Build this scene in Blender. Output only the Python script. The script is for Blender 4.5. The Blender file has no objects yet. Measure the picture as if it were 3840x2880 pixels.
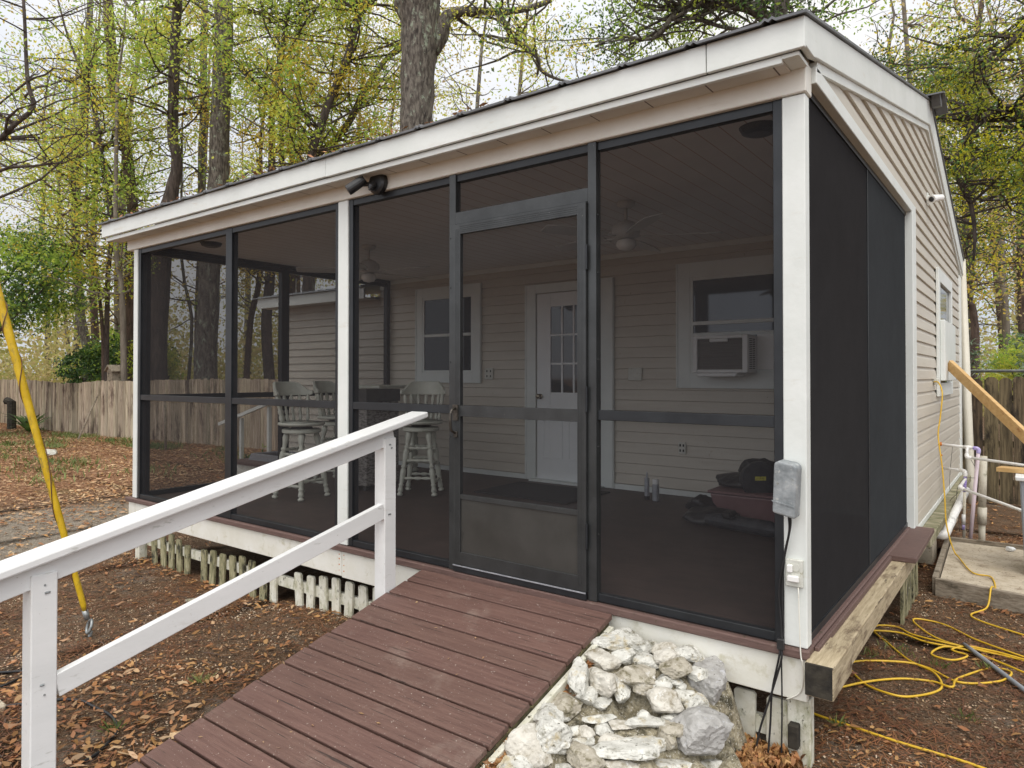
import bpy, bmesh, math, random
import numpy as np
from mathutils import Vector, Matrix, Euler
R = math.radians
rnd = random.Random(7)
S = bpy.context.scene
COL = S.collection

# ---------------- camera, sky, sun, exposure ----------------
cd = bpy.data.cameras.new('camera'); cam = bpy.data.objects.new('camera', cd); COL.objects.link(cam)
cam.location = (0.7815, -3.1172, 1.1637)
cam.rotation_euler = (R(90) + 0.0118, 0.0, 0.647)
cd.sensor_fit = 'HORIZONTAL'; cd.sensor_width = 36.0
cd.lens = 36.0 * 2593.5 / 3840
cd.shift_y = -59.5 / 3840
cd.clip_start = 0.05; cd.clip_end = 900
S.camera = cam
S.view_settings.view_transform = 'Standard'; S.view_settings.look = 'None'
S.view_settings.exposure = 0.25; S.view_settings.gamma = 1

SUN_EL, SUN_AZ = 60, 138      # sun behind a thin overcast, over the yard in front of the porch
w = bpy.data.worlds.new('World'); S.world = w; w.use_nodes = True
nt = w.node_tree; nt.nodes.clear()
out = nt.nodes.new('ShaderNodeOutputWorld'); bg = nt.nodes.new('ShaderNodeBackground')
sky = nt.nodes.new('ShaderNodeTexSky'); sky.sky_type = 'NISHITA'; sky.sun_disc = False
sky.sun_elevation = R(SUN_EL); sky.sun_rotation = R(SUN_AZ)
tc = nt.nodes.new('ShaderNodeTexCoord'); nz = nt.nodes.new('ShaderNodeTexNoise'); nz.inputs['Scale'].default_value = 2.2; nz.inputs['Detail'].default_value = 5
rp = nt.nodes.new('ShaderNodeValToRGB'); rp.color_ramp.elements[0].position = .35; rp.color_ramp.elements[1].position = .62
rp.color_ramp.elements[0].color = (7.6, 8.3, 9.6, 1); rp.color_ramp.elements[1].color = (9.6, 9.75, 10.1, 1)
mx = nt.nodes.new('ShaderNodeMix'); mx.data_type = 'RGBA'; mx.inputs[0].default_value = .92
nt.links.new(tc.outputs['Generated'], nz.inputs['Vector']); nt.links.new(nz.outputs['Fac'], rp.inputs[0])
nt.links.new(sky.outputs[0], mx.inputs[6]); nt.links.new(rp.outputs[0], mx.inputs[7])
# an overcast sky is brighter overhead than at the horizon
sp = nt.nodes.new('ShaderNodeSeparateXYZ'); nt.links.new(tc.outputs['Generated'], sp.inputs[0])
vm = nt.nodes.new('ShaderNodeVectorMath'); vm.operation = 'MULTIPLY'
gc = nt.nodes.new('ShaderNodeCombineXYZ')
for i_, k_ in enumerate((1.74, 1.64, 1.48)):
    g2 = nt.nodes.new('ShaderNodeMapRange'); g2.inputs[1].default_value = .02; g2.inputs[2].default_value = 1; g2.inputs[3].default_value = .80; g2.inputs[4].default_value = k_
    nt.links.new(sp.outputs[2], g2.inputs[0]); nt.links.new(g2.outputs[0], gc.inputs[i_])
nt.links.new(mx.outputs[2], vm.inputs[0]); nt.links.new(gc.outputs[0], vm.inputs[1])
# added wide, low sky glow over the front yard that brightens the porch interior
dt = nt.nodes.new('ShaderNodeVectorMath'); dt.operation = 'DOT_PRODUCT'; dt.inputs[1].default_value = (math.sin(R(158)) * math.cos(R(12)), math.cos(R(158)) * math.cos(R(12)), math.sin(R(12)))
nt.links.new(tc.outputs['Generated'], dt.inputs[0]); lb = nt.nodes.new('ShaderNodeMapRange'); lb.interpolation_type = 'SMOOTHSTEP'
lb.inputs[1].default_value = -.05; lb.inputs[2].default_value = 1; lb.inputs[3].default_value = 1; lb.inputs[4].default_value = 1.75
nt.links.new(dt.outputs['Value'], lb.inputs[0]); v2 = nt.nodes.new('ShaderNodeVectorMath'); v2.operation = 'SCALE'
nt.links.new(vm.outputs[0], v2.inputs[0]); nt.links.new(lb.outputs[0], v2.inputs['Scale']); nt.links.new(v2.outputs[0], bg.inputs[0]); bg.inputs[1].default_value = 0.085
nt.links.new(bg.outputs[0], out.inputs[0])
sl = bpy.data.lights.new('sun', 'SUN'); sl.energy = 1.0; sl.angle = R(30); sl.color = (1, .95, .86)
so = bpy.data.objects.new('sun', sl); COL.objects.link(so)
az = R(SUN_AZ); el = R(SUN_EL)
sd = Vector((math.sin(az) * math.cos(el), math.cos(az) * math.cos(el), math.sin(el)))
so.rotation_euler = (-sd).to_track_quat('-Z', 'Y').to_euler()
S.cycles.transparent_max_bounces = 24; S.cycles.max_bounces = 7; S.cycles.use_denoising = True

# ---------------- materials ----------------
MATS = {}
def M(name): return MATS[name]
def mat(name, c1, c2=None, scale=8, rough=.6, bump=0.0, bscale=None, stretch=(1, 1, 1), metal=0.0, spec=.5, island=0.0, lo=.35, hi=.65, detail=6, c3=None, s3=2.0, t3=(.5, .62), st3=None, speck=None, crack=None):
    """base colour c1<->c2 by noise, optional third colour c3 in blotches, optional hue/value change per loose piece"""
    m = bpy.data.materials.new(name); m.use_nodes = True; t = m.node_tree; N = t.nodes; L = t.links
    b = N['Principled BSDF']; b.inputs['Roughness'].default_value = rough; b.inputs['Metallic'].default_value = metal
    b.inputs['Specular IOR Level'].default_value = spec
    co = N.new('ShaderNodeTexCoord'); mp = N.new('ShaderNodeMapping'); mp.inputs['Scale'].default_value = stretch
    L.new(co.outputs['Object'], mp.inputs[0])
    n1 = N.new('ShaderNodeTexNoise'); n1.inputs['Scale'].default_value = scale; n1.inputs['Detail'].default_value = detail; n1.inputs['Roughness'].default_value = .62
    L.new(mp.outputs[0], n1.inputs['Vector'])
    r = N.new('ShaderNodeValToRGB'); r.color_ramp.elements[0].position = lo; r.color_ramp.elements[1].position = hi
    c2 = c2 or tuple(min(1, v * 1.15) for v in c1)
    r.color_ramp.elements[0].color = (*c1, 1); r.color_ramp.elements[1].color = (*c2, 1)
    L.new(n1.outputs['Fac'], r.inputs[0]); col = r.outputs[0]
    if c3:
        n3 = N.new('ShaderNodeTexNoise'); n3.inputs['Scale'].default_value = s3; n3.inputs['Detail'].default_value = 7; n3.inputs['Roughness'].default_value = .7
        v3 = mp.outputs[0]
        if st3: m3 = N.new('ShaderNodeMapping'); m3.inputs['Scale'].default_value = st3; L.new(co.outputs['Object'], m3.inputs[0]); v3 = m3.outputs[0]
        L.new(v3, n3.inputs['Vector'])
        r3 = N.new('ShaderNodeMapRange'); r3.inputs[1].default_value = t3[0]; r3.inputs[2].default_value = t3[1]
        L.new(n3.outputs['Fac'], r3.inputs[0])
        x = N.new('ShaderNodeMix'); x.data_type = 'RGBA'; L.new(r3.outputs[0], x.inputs[0]); L.new(col, x.inputs[6]); x.inputs[7].default_value = (*c3, 1); col = x.outputs[2]
    for lay in (speck, crack):
        if lay:   # (colour, noise scale, from, to, stretch): small flecks of dirt or chipped paint, or grain cracks
            nn = N.new('ShaderNodeTexNoise'); nn.inputs['Scale'].default_value = lay[1]; nn.inputs['Detail'].default_value = 4; nn.inputs['Roughness'].default_value = .7
            mq = N.new('ShaderNodeMapping'); mq.inputs['Scale'].default_value = lay[4]; L.new(co.outputs['Object'], mq.inputs[0]); L.new(mq.outputs[0], nn.inputs['Vector'])
            rr = N.new('ShaderNodeMapRange'); rr.inputs[1].default_value = lay[2]; rr.inputs[2].default_value = lay[3]; L.new(nn.outputs['Fac'], rr.inputs[0])
            xx = N.new('ShaderNodeMix'); xx.data_type = 'RGBA'; L.new(rr.outputs[0], xx.inputs[0]); L.new(col, xx.inputs[6]); xx.inputs[7].default_value = (*lay[0], 1); col = xx.outputs[2]
    if island:
        g = N.new('ShaderNodeNewGeometry'); h = N.new('ShaderNodeHueSaturation')
        a = N.new('ShaderNodeMapRange'); a.inputs[3].default_value = 1 - island; a.inputs[4].default_value = 1 + island
        L.new(g.outputs['Random Per Island'], a.inputs[0]); L.new(a.outputs[0], h.inputs['Value'])
        a2 = N.new('ShaderNodeMath'); a2.operation = 'MULTIPLY_ADD'; a2.inputs[1].default_value = island * .07; a2.inputs[2].default_value = .5 - island * .035
        fr = N.new('ShaderNodeMath'); fr.operation = 'FRACT'; m7 = N.new('ShaderNodeMath'); m7.operation = 'MULTIPLY'; m7.inputs[1].default_value = 7.3
        L.new(g.outputs['Random Per Island'], m7.inputs[0]); L.new(m7.outputs[0], fr.inputs[0]); L.new(fr.outputs[0], a2.inputs[0]); L.new(a2.outputs[0], h.inputs['Hue'])
        L.new(col, h.inputs['Color']); col = h.outputs[0]
    L.new(col, b.inputs['Base Color'])
    if bump:
        nb = N.new('ShaderNodeTexNoise'); nb.inputs['Scale'].default_value = bscale or scale * 4; nb.inputs['Detail'].default_value = 6
        L.new(mp.outputs[0], nb.inputs['Vector'])
        bp = N.new('ShaderNodeBump'); bp.inputs['Strength'].default_value = 1; bp.inputs['Distance'].default_value = bump
        L.new(nb.outputs['Fac'], bp.inputs['Height']); L.new(bp.outputs[0], b.inputs['Normal'])
    MATS[name] = m; return m

mat('white_paint', (.71, .735, .70), (.785, .805, .775), 3, .42, .0012, 30, c3=(.60, .56, .47), s3=7, t3=(.60, .85), st3=(.6, .6, 2.5), speck=((.35, .30, .22), 70, .72, .76, (1, 1, 1)))
mat('white_rail', (.74, .745, .735), (.82, .82, .81), 5, .42, .0012, 22, (1, .25, 1), c3=(.55, .53, .48), s3=9, t3=(.60, .80), speck=((.36, .33, .27), 80, .69, .74, (1, .5, 1)), crack=((.60, .60, .57), 22, .64, .70, (2.2, .3, 1.2)))
mat('white_dirty', (.60, .58, .46), (.76, .75, .66), 14, .6, .002, 40, c3=(.26, .26, .11), s3=13, t3=(.52, .70), st3=(1, 1, .5), speck=((.07, .065, .035), 30, .60, .68, (1, 1, .6)))
mat('skirt_white', (.72, .70, .61), (.80, .79, .73), 5, .5, .0012, 40, c3=(.46, .42, .26), s3=9, t3=(.56, .8), speck=((.22, .2, .12), 60, .68, .74, (1, 1, 1)))
mat('vinyl_beige', (.555, .51, .435), (.605, .56, .48), 2, .45, .0012, 7, (.3, .3, 3), c3=(.49, .445, .37), s3=2.2, t3=(.5, .8), speck=((.36, .33, .25), 34, .66, .74, (1, 1, .6)))
mat('brown_deck', (.115, .066, .056), (.165, .10, .085), 9, .62, .003, 60, (.6, 9, 9), c3=(.26, .20, .16), s3=16, t3=(.60, .8), st3=(1, 1, 1), speck=((.05, .045, .02), 40, .62, .7, (1, 1, 1)))
mat('brown_ramp', (.122, .064, .051), (.168, .094, .074), 7, .6, .003, 50, (.45, 8, 8), island=.07, c3=(.26, .19, .155), s3=3.6, t3=(.56, .84), st3=(1, 1, 1), speck=((.62, .54, .46), 90, .655, .69, (1, 1, 1)), crack=((.045, .027, .021), 34, .605, .65, (.06, 2.6, 1)))
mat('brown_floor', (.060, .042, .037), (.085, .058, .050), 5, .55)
mat('alum_dark', (.034, .037, .040), (.054, .058, .060), 6, .34, .0004, 90, metal=.25, c3=(.14, .13, .105), s3=26, t3=(.66, .82), speck=((.30, .29, .26), 120, .70, .74, (1, 1, 1)))
mat('alum_door', (.036, .038, .039), (.056, .059, .060), 6, .32, .0004, 90, metal=.3, c3=(.17, .16, .13), s3=26, t3=(.66, .82), speck=((.36, .35, .31), 110, .68, .73, (1, 1, 1)))
mat('alum_black', (.016, .018, .021), (.026, .029, .033), 6, .4, metal=.2)
mat('kick_metal', (.050, .049, .045), (.072, .070, .065), 3, .36, .0015, 5, metal=.3, c3=(.022, .021, .020), s3=3.2, t3=(.56, .72), speck=((.2, .2, .18), 90, .70, .76, (1, 1, 1)))
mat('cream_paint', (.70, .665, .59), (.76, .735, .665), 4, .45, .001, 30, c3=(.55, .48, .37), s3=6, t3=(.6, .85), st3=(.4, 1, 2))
mat('bronze', (.05, .045, .038), (.12, .105, .09), 30, .35, metal=.7)
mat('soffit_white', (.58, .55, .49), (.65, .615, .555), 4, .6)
mat('ceiling_white', (.78, .77, .77), (.83, .82, .82), 4, .6)
mat('roof_metal', (.10, .10, .105), (.17, .17, .175), 5, .4, .001, 30, metal=.5)
mat('roof_galv', (.38, .40, .42), (.5, .52, .54), 5, .4, metal=.4)
mat('mossy_wood', (.22, .20, .12), (.40, .36, .26), 5, .85, .006, 20, (1, 3, 3), c3=(.10, .11, .04), s3=6, t3=(.45, .65))
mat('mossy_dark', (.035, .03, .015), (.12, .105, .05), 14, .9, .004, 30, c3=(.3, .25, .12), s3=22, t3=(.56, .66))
mat('picket_old', (.15, .145, .07), (.36, .33, .20), 16, .85, .004, 30, (3, 3, .7), island=.2, c3=(.035, .033, .018), s3=14, t3=(.50, .60), st3=(1, 1, .5), speck=((.5, .48, .38), 34, .62, .70, (1, 1, .5)))
mat('timber_new', (.34, .27, .165), (.52, .43, .29), 9, .8, .003, 30, (9, .6, 9), c3=(.13, .085, .05), s3=11, t3=(.53, .68), st3=(1, .35, 1), crack=((.07, .05, .03), 20, .62, .67, (3, .25, 3)))
mat('timber_black', (.012, .010, .008), (.05, .042, .03), 14, .9, .006, 30)
mat('lumber_yellow', (.50, .30, .11), (.62, .41, .18), 4, .6, .001, 30, (.5, 7, 7), c3=(.36, .17, .06), s3=1.6, t3=(.62, .72))
mat('grey_wood', (.20, .16, .115), (.36, .31, .24), 12, .85, .003, 30, (.6, 6, 6), c3=(.10, .08, .055), s3=12, t3=(.5, .66), st3=(.4, 1, 1))
mat('concrete', (.44, .37, .27), (.60, .53, .42), 14, .9, .003, 80, c3=(.22, .16, .10), s3=7, t3=(.5, .70), speck=((.10, .06, .03), 45, .60, .66, (1, 1, 1)))
mat('fence_pale', (.25, .195, .13), (.56, .475, .36), 9, .85, .004, 20, (5, 5, .22), island=.36, c3=(.08, .05, .035), s3=3, t3=(.52, .66), st3=(1, 1, .3))
mat('fence_dark', (.055, .038, .020), (.19, .14, .08), 7, .85, .006, 18, (5, 5, .35), island=.35, c3=(.016, .011, .007), s3=4, t3=(.50, .60), st3=(1, 1, .35))
mat('pvc_white', (.80, .79, .76), (.86, .85, .83), 6, .3, c3=(.62, .58, .48), s3=9, t3=(.64, .8))
mat('pvc_cream', (.60, .56, .46), (.68, .64, .54), 5, .4)
mat('pvc_pink', (.66, .55, .60), (.74, .62, .68), 5, .4)
mat('pvc_purple', (.30, .22, .60), (.55, .48, .75), 20, .4, lo=.4, hi=.6)
mat('pvc_old', (.50, .46, .36), (.66, .62, .52), 7, .6, .001, 60, c3=(.2, .19, .11), s3=12, t3=(.55, .7))
mat('foam_orange', (.55, .16, .03), (.65, .24, .06), 30, .9, .004, 60)
mat('yellow_cord', (.62, .38, .02), (.74, .47, .04), 12, .42, c3=(.25, .18, .05), s3=6, t3=(.66, .8))
mat('yellow_guard', (.60, .38, .01), (.74, .50, .03), 12, .45, .001, 40, c3=(.20, .16, .07), s3=20, t3=(.54, .68), st3=(1, 1, .4), speck=((.06, .05, .02), 45, .66, .72, (1, 1, 1)))
mat('galv_steel', (.24, .26, .26), (.4, .42, .42), 14, .45, .001, 60, metal=.6)
mat('rust_wire', (.10, .05, .03), (.2, .1, .06), 20, .8)
mat('black_rubber', (.012, .012, .013), (.022, .022, .024), 10, .45)
mat('black_plastic', (.015, .015, .016), (.03, .03, .031), 10, .4)
mat('grey_box', (.20, .22, .23), (.38, .40, .41), 16, .55, .002, 50, metal=.2, c3=(.55, .55, .52), s3=26, t3=(.56, .68), speck=((.10, .09, .05), 50, .64, .7, (1, 1, 1)))
mat('outlet_white', (.56, .56, .50), (.66, .66, .60), 14, .45, .001, 60, c3=(.30, .29, .16), s3=50, t3=(.56, .70))
mat('fan_white', (.50, .50, .49), None, 4, .4)
mat('glass_lamp', (.7, .7, .68), None, 4, .2)
mat('ac_white', (.78, .79, .79), (.84, .85, .85), 3, .4)
mat('ac_coil', (.13, .12, .11), (.20, .185, .17), 4, .6, .004, 2, (1, 1, 60))
mat('casing_white', (.70, .74, .72), (.76, .80, .78), 4, .45)
mat('door_white', (.78, .81, .82), (.83, .85, .86), 2, .4)
mat('brass_knob', (.35, .30, .22), (.45, .4, .3), 10, .25, metal=.9)
mat('stool_sage', (.50, .51, .44), (.60, .61, .53), 9, .45, .0008, 50, c3=(.6, .6, .55), s3=18, t3=(.66, .78))
mat('wicker', (.12, .11, .10), (.30, .28, .26), 22, .7, .006, 40, (1, 1, 3), lo=.42, hi=.55)
mat('wicker_top', (.045, .042, .04), (.07, .066, .062), 10, .5)
mat('mat_dark', (.03, .03, .032), (.05, .05, .052), 60, .95, .003, 200)
mat('tub_pink', (.21, .115, .118), (.26, .15, .152), 5, .45)
mat('bag_black', (.012, .012, .014), (.03, .03, .033), 7, .35, .01, 14)
mat('tool_dark', (.02, .021, .026), (.05, .052, .06), 12, .5, .004, 30)
mat('label_yellow', (.62, .56, .06), (.7, .64, .1), 40, .5, lo=.45, hi=.5, c3=(.1, .09, .04), s3=90, t3=(.55, .6))
mat('can_silver', (.36, .38, .42), (.5, .52, .56), 16, .35, metal=.4)
mat('bin_grey', (.26, .28, .31), (.31, .33, .36), 5, .45)
mat('rock', (.42, .41, .37), (.66, .65, .60), 14, .85, .010, 42, c3=(.17, .155, .11), s3=17, t3=(.54, .68), island=.12, speck=((.44, .37, .24), 12, .56, .68, (1, 1, 1)), crack=((.10, .095, .075), 48, .60, .68, (1, 1, 1)))
mat('rock_grey', (.28, .27, .255), (.46, .45, .43), 16, .7, .010, 36, c3=(.48, .48, .49), s3=30, t3=(.58, .64), speck=((.15, .14, .12), 40, .60, .68, (1, 1, 1)))
mat('rock_cream', (.46, .43, .37), (.66, .63, .56), 16, .87, .010, 40, c3=(.24, .20, .13), s3=14, t3=(.52, .68), speck=((.66, .65, .61), 26, .60, .68, (1, 1, 1)))
mat('rock_tan', (.32, .285, .22), (.50, .46, .38), 18, .88, .010, 42, c3=(.16, .14, .08), s3=26, t3=(.50, .64), speck=((.62, .6, .56), 30, .60, .68, (1, 1, 1)))
mat('mortar', (.20, .17, .105), (.44, .39, .28), 40, .95, .012, 90, c3=(.065, .058, .035), s3=12, t3=(.48, .62), speck=((.6, .57, .5), 110, .58, .64, (1, 1, 1)))
mat('bark_grey', (.058, .047, .039), (.165, .145, .12), 16, .9, .03, 22, (1, 1, .3), lo=.4, hi=.6, c3=(.28, .32, .245), s3=5, t3=(.56, .64), st3=(1, 1, .7), crack=((.03, .024, .02), 16, .56, .64, (1, 1, .22)))
mat('bark_dark', (.032, .024, .020), (.098, .075, .063), 14, .9, .03, 22, (1, 1, .25), c3=(.20, .21, .155), s3=8, t3=(.63, .70), st3=(1, 1, .8))
mat('bark_brown', (.052, .036, .028), (.135, .092, .072), 12, .9, .025, 20, (1, 1, .25), c3=(.22, .205, .165), s3=9, t3=(.62, .72), st3=(1, 1, .8), crack=((.025, .018, .014), 18, .60, .66, (1, 1, .25)))
mat('bark_pale', (.12, .10, .078), (.23, .20, .16), 8, .9, .02, 14, (1, 1, .3))
def leafmat(name, c1, c2, isl=.35, tr=.35):
    m = mat(name, c1, c2, 1.2, .55, island=isl, lo=.4, hi=.6, detail=2)
    t = m.node_tree; b = t.nodes['Principled BSDF']; o = t.nodes['Material Output']
    tl = t.nodes.new('ShaderNodeBsdfTranslucent'); x = t.nodes.new('ShaderNodeMixShader'); x.inputs[0].default_value = tr
    src = b.inputs['Base Color'].links[0].from_socket
    t.links.new(src, tl.inputs[0]); t.links.new(b.outputs[0], x.inputs[1]); t.links.new(tl.outputs[0], x.inputs[2]); t.links.new(x.outputs[0], o.inputs[0])
leafmat('leaf_spring', (.52, .60, .09), (.74, .70, .14), .22, .65)
leafmat('leaf_green', (.30, .47, .08), (.54, .63, .11), .25, .65)
leafmat('leaf_olive', (.66, .56, .06), (.70, .52, .10), .22, .65)
leafmat('leaf_tan', (.48, .34, .17), (.52, .42, .18), .3, .5)
leafmat('leaf_dark', (.05, .11, .022), (.12, .21, .045), .5, .3)
leafmat('leaf_holly', (.02, .055, .015), (.055, .12, .03), .5, .12)
leafmat('leaf_pine', (.72, .66, .04), (.36, .40, .05), .3, .65)
leafmat('leaf_palm', (.20, .28, .19), (.34, .42, .30), .2, .2)
leafmat('leaf_wood', (.46, .46, .15), (.58, .48, .24), .25, .6)
leafmat('leaf_fall', (.26, .115, .042), (.44, .23, .092), .34, .1)
leafmat('leaf_fall_pale', (.38, .22, .11), (.56, .38, .22), .26, .1)
leafmat('needle', (.17, .065, .028), (.27, .12, .05), .3, .05)
leafmat('chip', (.34, .22, .12), (.56, .44, .31), .4, 0)
leafmat('grass_green', (.12, .17, .04), (.24, .27, .09), .3, .2)

# ground: dirt, sand and mulch mixed by position
def ground_mat():
    m = bpy.data.materials.new('ground_dirt'); m.use_nodes = True; t = m.node_tree; N = t.nodes; L = t.links
    b = N['Principled BSDF']; b.inputs['Roughness'].default_value = .95; b.inputs['Specular IOR Level'].default_value = .2
    co = N.new('ShaderNodeTexCoord')
    def noise(s, d=6, r=.6):
        n = N.new('ShaderNodeTexNoise'); n.inputs['Scale'].default_value = s; n.inputs['Detail'].default_value = d; n.inputs['Roughness'].default_value = r
        L.new(co.outputs['Object'], n.inputs['Vector']); return n.outputs['Fac']
    def rng(src, a, c):
        r = N.new('ShaderNodeMapRange'); r.inputs[1].default_value = a; r.inputs[2].default_value = c; L.new(src, r.inputs[0]); return r.outputs[0]
    def mix(f, a, c):
        x = N.new('ShaderNodeMix'); x.data_type = 'RGBA'; L.new(f, x.inputs[0])
        for i, v in ((6, a), (7, c)):
            if isinstance(v, tuple): x.inputs[i].default_value = (*v, 1)
            else: L.new(v, x.inputs[i])
        return x.outputs[2]
    base = mix(rng(noise(26, 8, .75), .38, .62), (.055, .033, .020), (.22, .125, .068))
    base = mix(rng(noise(110, 3, .7), .52, .66), base, (.36, .28, .20))
    sand = mix(rng(noise(60, 8, .8), .35, .65), (.20, .165, .12), (.50, .45, .38))
    # sandy strip left of the porch + patches
    sx = N.new('ShaderNodeSeparateXYZ'); L.new(co.outputs['Object'], sx.inputs[0])
    d = N.new('ShaderNodeVectorMath'); d.operation = 'DISTANCE'; d.inputs[1].default_value = (-8.6, -.5, 0)
    mp = N.new('ShaderNodeMapping'); mp.inputs['Scale'].default_value = (1, .62, 1); L.new(co.outputs['Object'], mp.inputs[0]); L.new(mp.outputs[0], d.inputs[0])
    dd = N.new('ShaderNodeMath'); dd.operation = 'MULTIPLY_ADD'; dd.inputs[1].default_value = -1.3
    L.new(noise(2.5, 6, .7), dd.inputs[0]); L.new(d.outputs['Value'], dd.inputs[2])
    m1 = rng(dd.outputs[0], 1.35, .75)
    m2 = rng(noise(1.7, 8, .75), .55, .70)
    mm = N.new('ShaderNodeMath'); mm.operation = 'MAXIMUM'; L.new(m1, mm.inputs[0]); L.new(m2, mm.inputs[1])
    mk = N.new('ShaderNodeMath'); mk.operation = 'MULTIPLY'; L.new(mm.outputs[0], mk.inputs[0]); L.new(rng(noise(38, 5, .8), .30, .55), mk.inputs[1])
    base = mix(mk.outputs[0], base, sand)
    # far yard: leaf litter colour, some green
    far = mix(rng(noise(9, 9, .85), .40, .60), (.13, .065, .035), (.40, .22, .125))
    far = mix(rng(noise(.55, 6, .75), .62, .74), far, (.17, .17, .06))
    fm = rng(sx.outputs[0], -9.6, -11.5)
    base = mix(fm, base, far)
    L.new(base, b.inputs['Base Color'])
    bp = N.new('ShaderNodeBump'); bp.inputs['Distance'].default_value = .03; bp.inputs['Strength'].default_value = 1; L.new(noise(45, 8, .8), bp.inputs['Height']); L.new(bp.outputs[0], b.inputs['Normal'])
    MATS['ground'] = m
ground_mat()

# insect screen: a weave that lets part of the light through
def screen_mat(name, open_, col):
    m = bpy.data.materials.new(name); m.use_nodes = True; t = m.node_tree; N = t.nodes; L = t.links; N.clear()
    o = N.new('ShaderNodeOutputMaterial'); tr = N.new('ShaderNodeBsdfTransparent'); df = N.new('ShaderNodeBsdfDiffuse'); x = N.new('ShaderNodeMixShader')
    co = N.new('ShaderNodeTexCoord'); n = N.new('ShaderNodeTexNoise'); n.inputs['Scale'].default_value = 5; n.inputs['Detail'].default_value = 8; n.inputs['Roughness'].default_value = .75
    L.new(co.outputs['Object'], n.inputs['Vector'])
    dn = N.new('ShaderNodeTexNoise'); dn.inputs['Scale'].default_value = 2.1; dn.inputs['Detail'].default_value = 9; dn.inputs['Roughness'].default_value = .8; L.new(co.outputs['Object'], dn.inputs['Vector'])
    dr = N.new('ShaderNodeValToRGB'); dr.color_ramp.elements[0].position = .36; dr.color_ramp.elements[1].position = .68
    dr.color_ramp.elements[0].color = (*[v * .93 for v in col], 1); dr.color_ramp.elements[1].color = (*[v * 1.12 for v in col], 1); L.new(dn.outputs['Fac'], dr.inputs[0]); L.new(dr.outputs[0], df.inputs[0])
    r = N.new('ShaderNodeMapRange'); r.inputs[1].default_value = .3; r.inputs[2].default_value = .7; r.inputs[3].default_value = 1 - open_ - .015; r.inputs[4].default_value = 1 - open_ + .02
    L.new(n.outputs['Fac'], r.inputs[0]); L.new(r.outputs[0], x.inputs[0]); L.new(tr.outputs[0], x.inputs[1]); L.new(df.outputs[0], x.inputs[2]); L.new(x.outputs[0], o.inputs[0])
    MATS[name] = m
screen_mat('screen_mesh', .67, (.046, .044, .046))
screen_mat('screen_side', .36, (.036, .034, .035))
screen_mat('screen_dense', .05, (.032, .031, .032))
screen_mat('screen_dense_grey', .02, (.044, .047, .050))
def glass_mat():
    m = bpy.data.materials.new('window_glass'); m.use_nodes = True; b = m.node_tree.nodes['Principled BSDF']
    b.inputs['Base Color'].default_value = (.03, .035, .04, 1); b.inputs['Roughness'].default_value = .04; b.inputs['Specular IOR Level'].default_value = .8
    MATS['glass'] = m
glass_mat()

# floor boards / ceiling boards: grooves in the bump and colour along an axis
def grooved(name, base, axis, pitch, depth=.003, dark=.45):
    m = MATS[base].copy(); m.name = name; t = m.node_tree; N = t.nodes; L = t.links; b = N['Principled BSDF']
    co = N.new('ShaderNodeTexCoord'); s = N.new('ShaderNodeSeparateXYZ'); L.new(co.outputs['Object'], s.inputs[0])
    a = N.new('ShaderNodeMath'); a.operation = 'MULTIPLY'; a.inputs[1].default_value = 1 / pitch; L.new(s.outputs[axis], a.inputs[0])
    f = N.new('ShaderNodeMath'); f.operation = 'FRACT'; L.new(a.outputs[0], f.inputs[0])
    r = N.new('ShaderNodeMath'); r.operation = 'LESS_THAN'; r.inputs[1].default_value = .007 / pitch; L.new(f.outputs[0], r.inputs[0])
    src = b.inputs['Base Color'].links[0].from_socket; x = N.new('ShaderNodeMix'); x.data_type = 'RGBA'
    L.new(r.outputs[0], x.inputs[0]); L.new(src, x.inputs[6]); c = tuple(v * dark * .6 for v in (.2, .15, .13)); x.inputs[7].default_value = (*c, 1); L.new(x.outputs[2], b.inputs['Base Color'])
    MATS[name] = m
grooved('floor_boards', 'brown_floor', 1, .14); grooved('ceiling_boards', 'ceiling_white', 0, .13, dark=4.6); grooved('soffit_boards', 'soffit_white', 0, .3, dark=.9)

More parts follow.
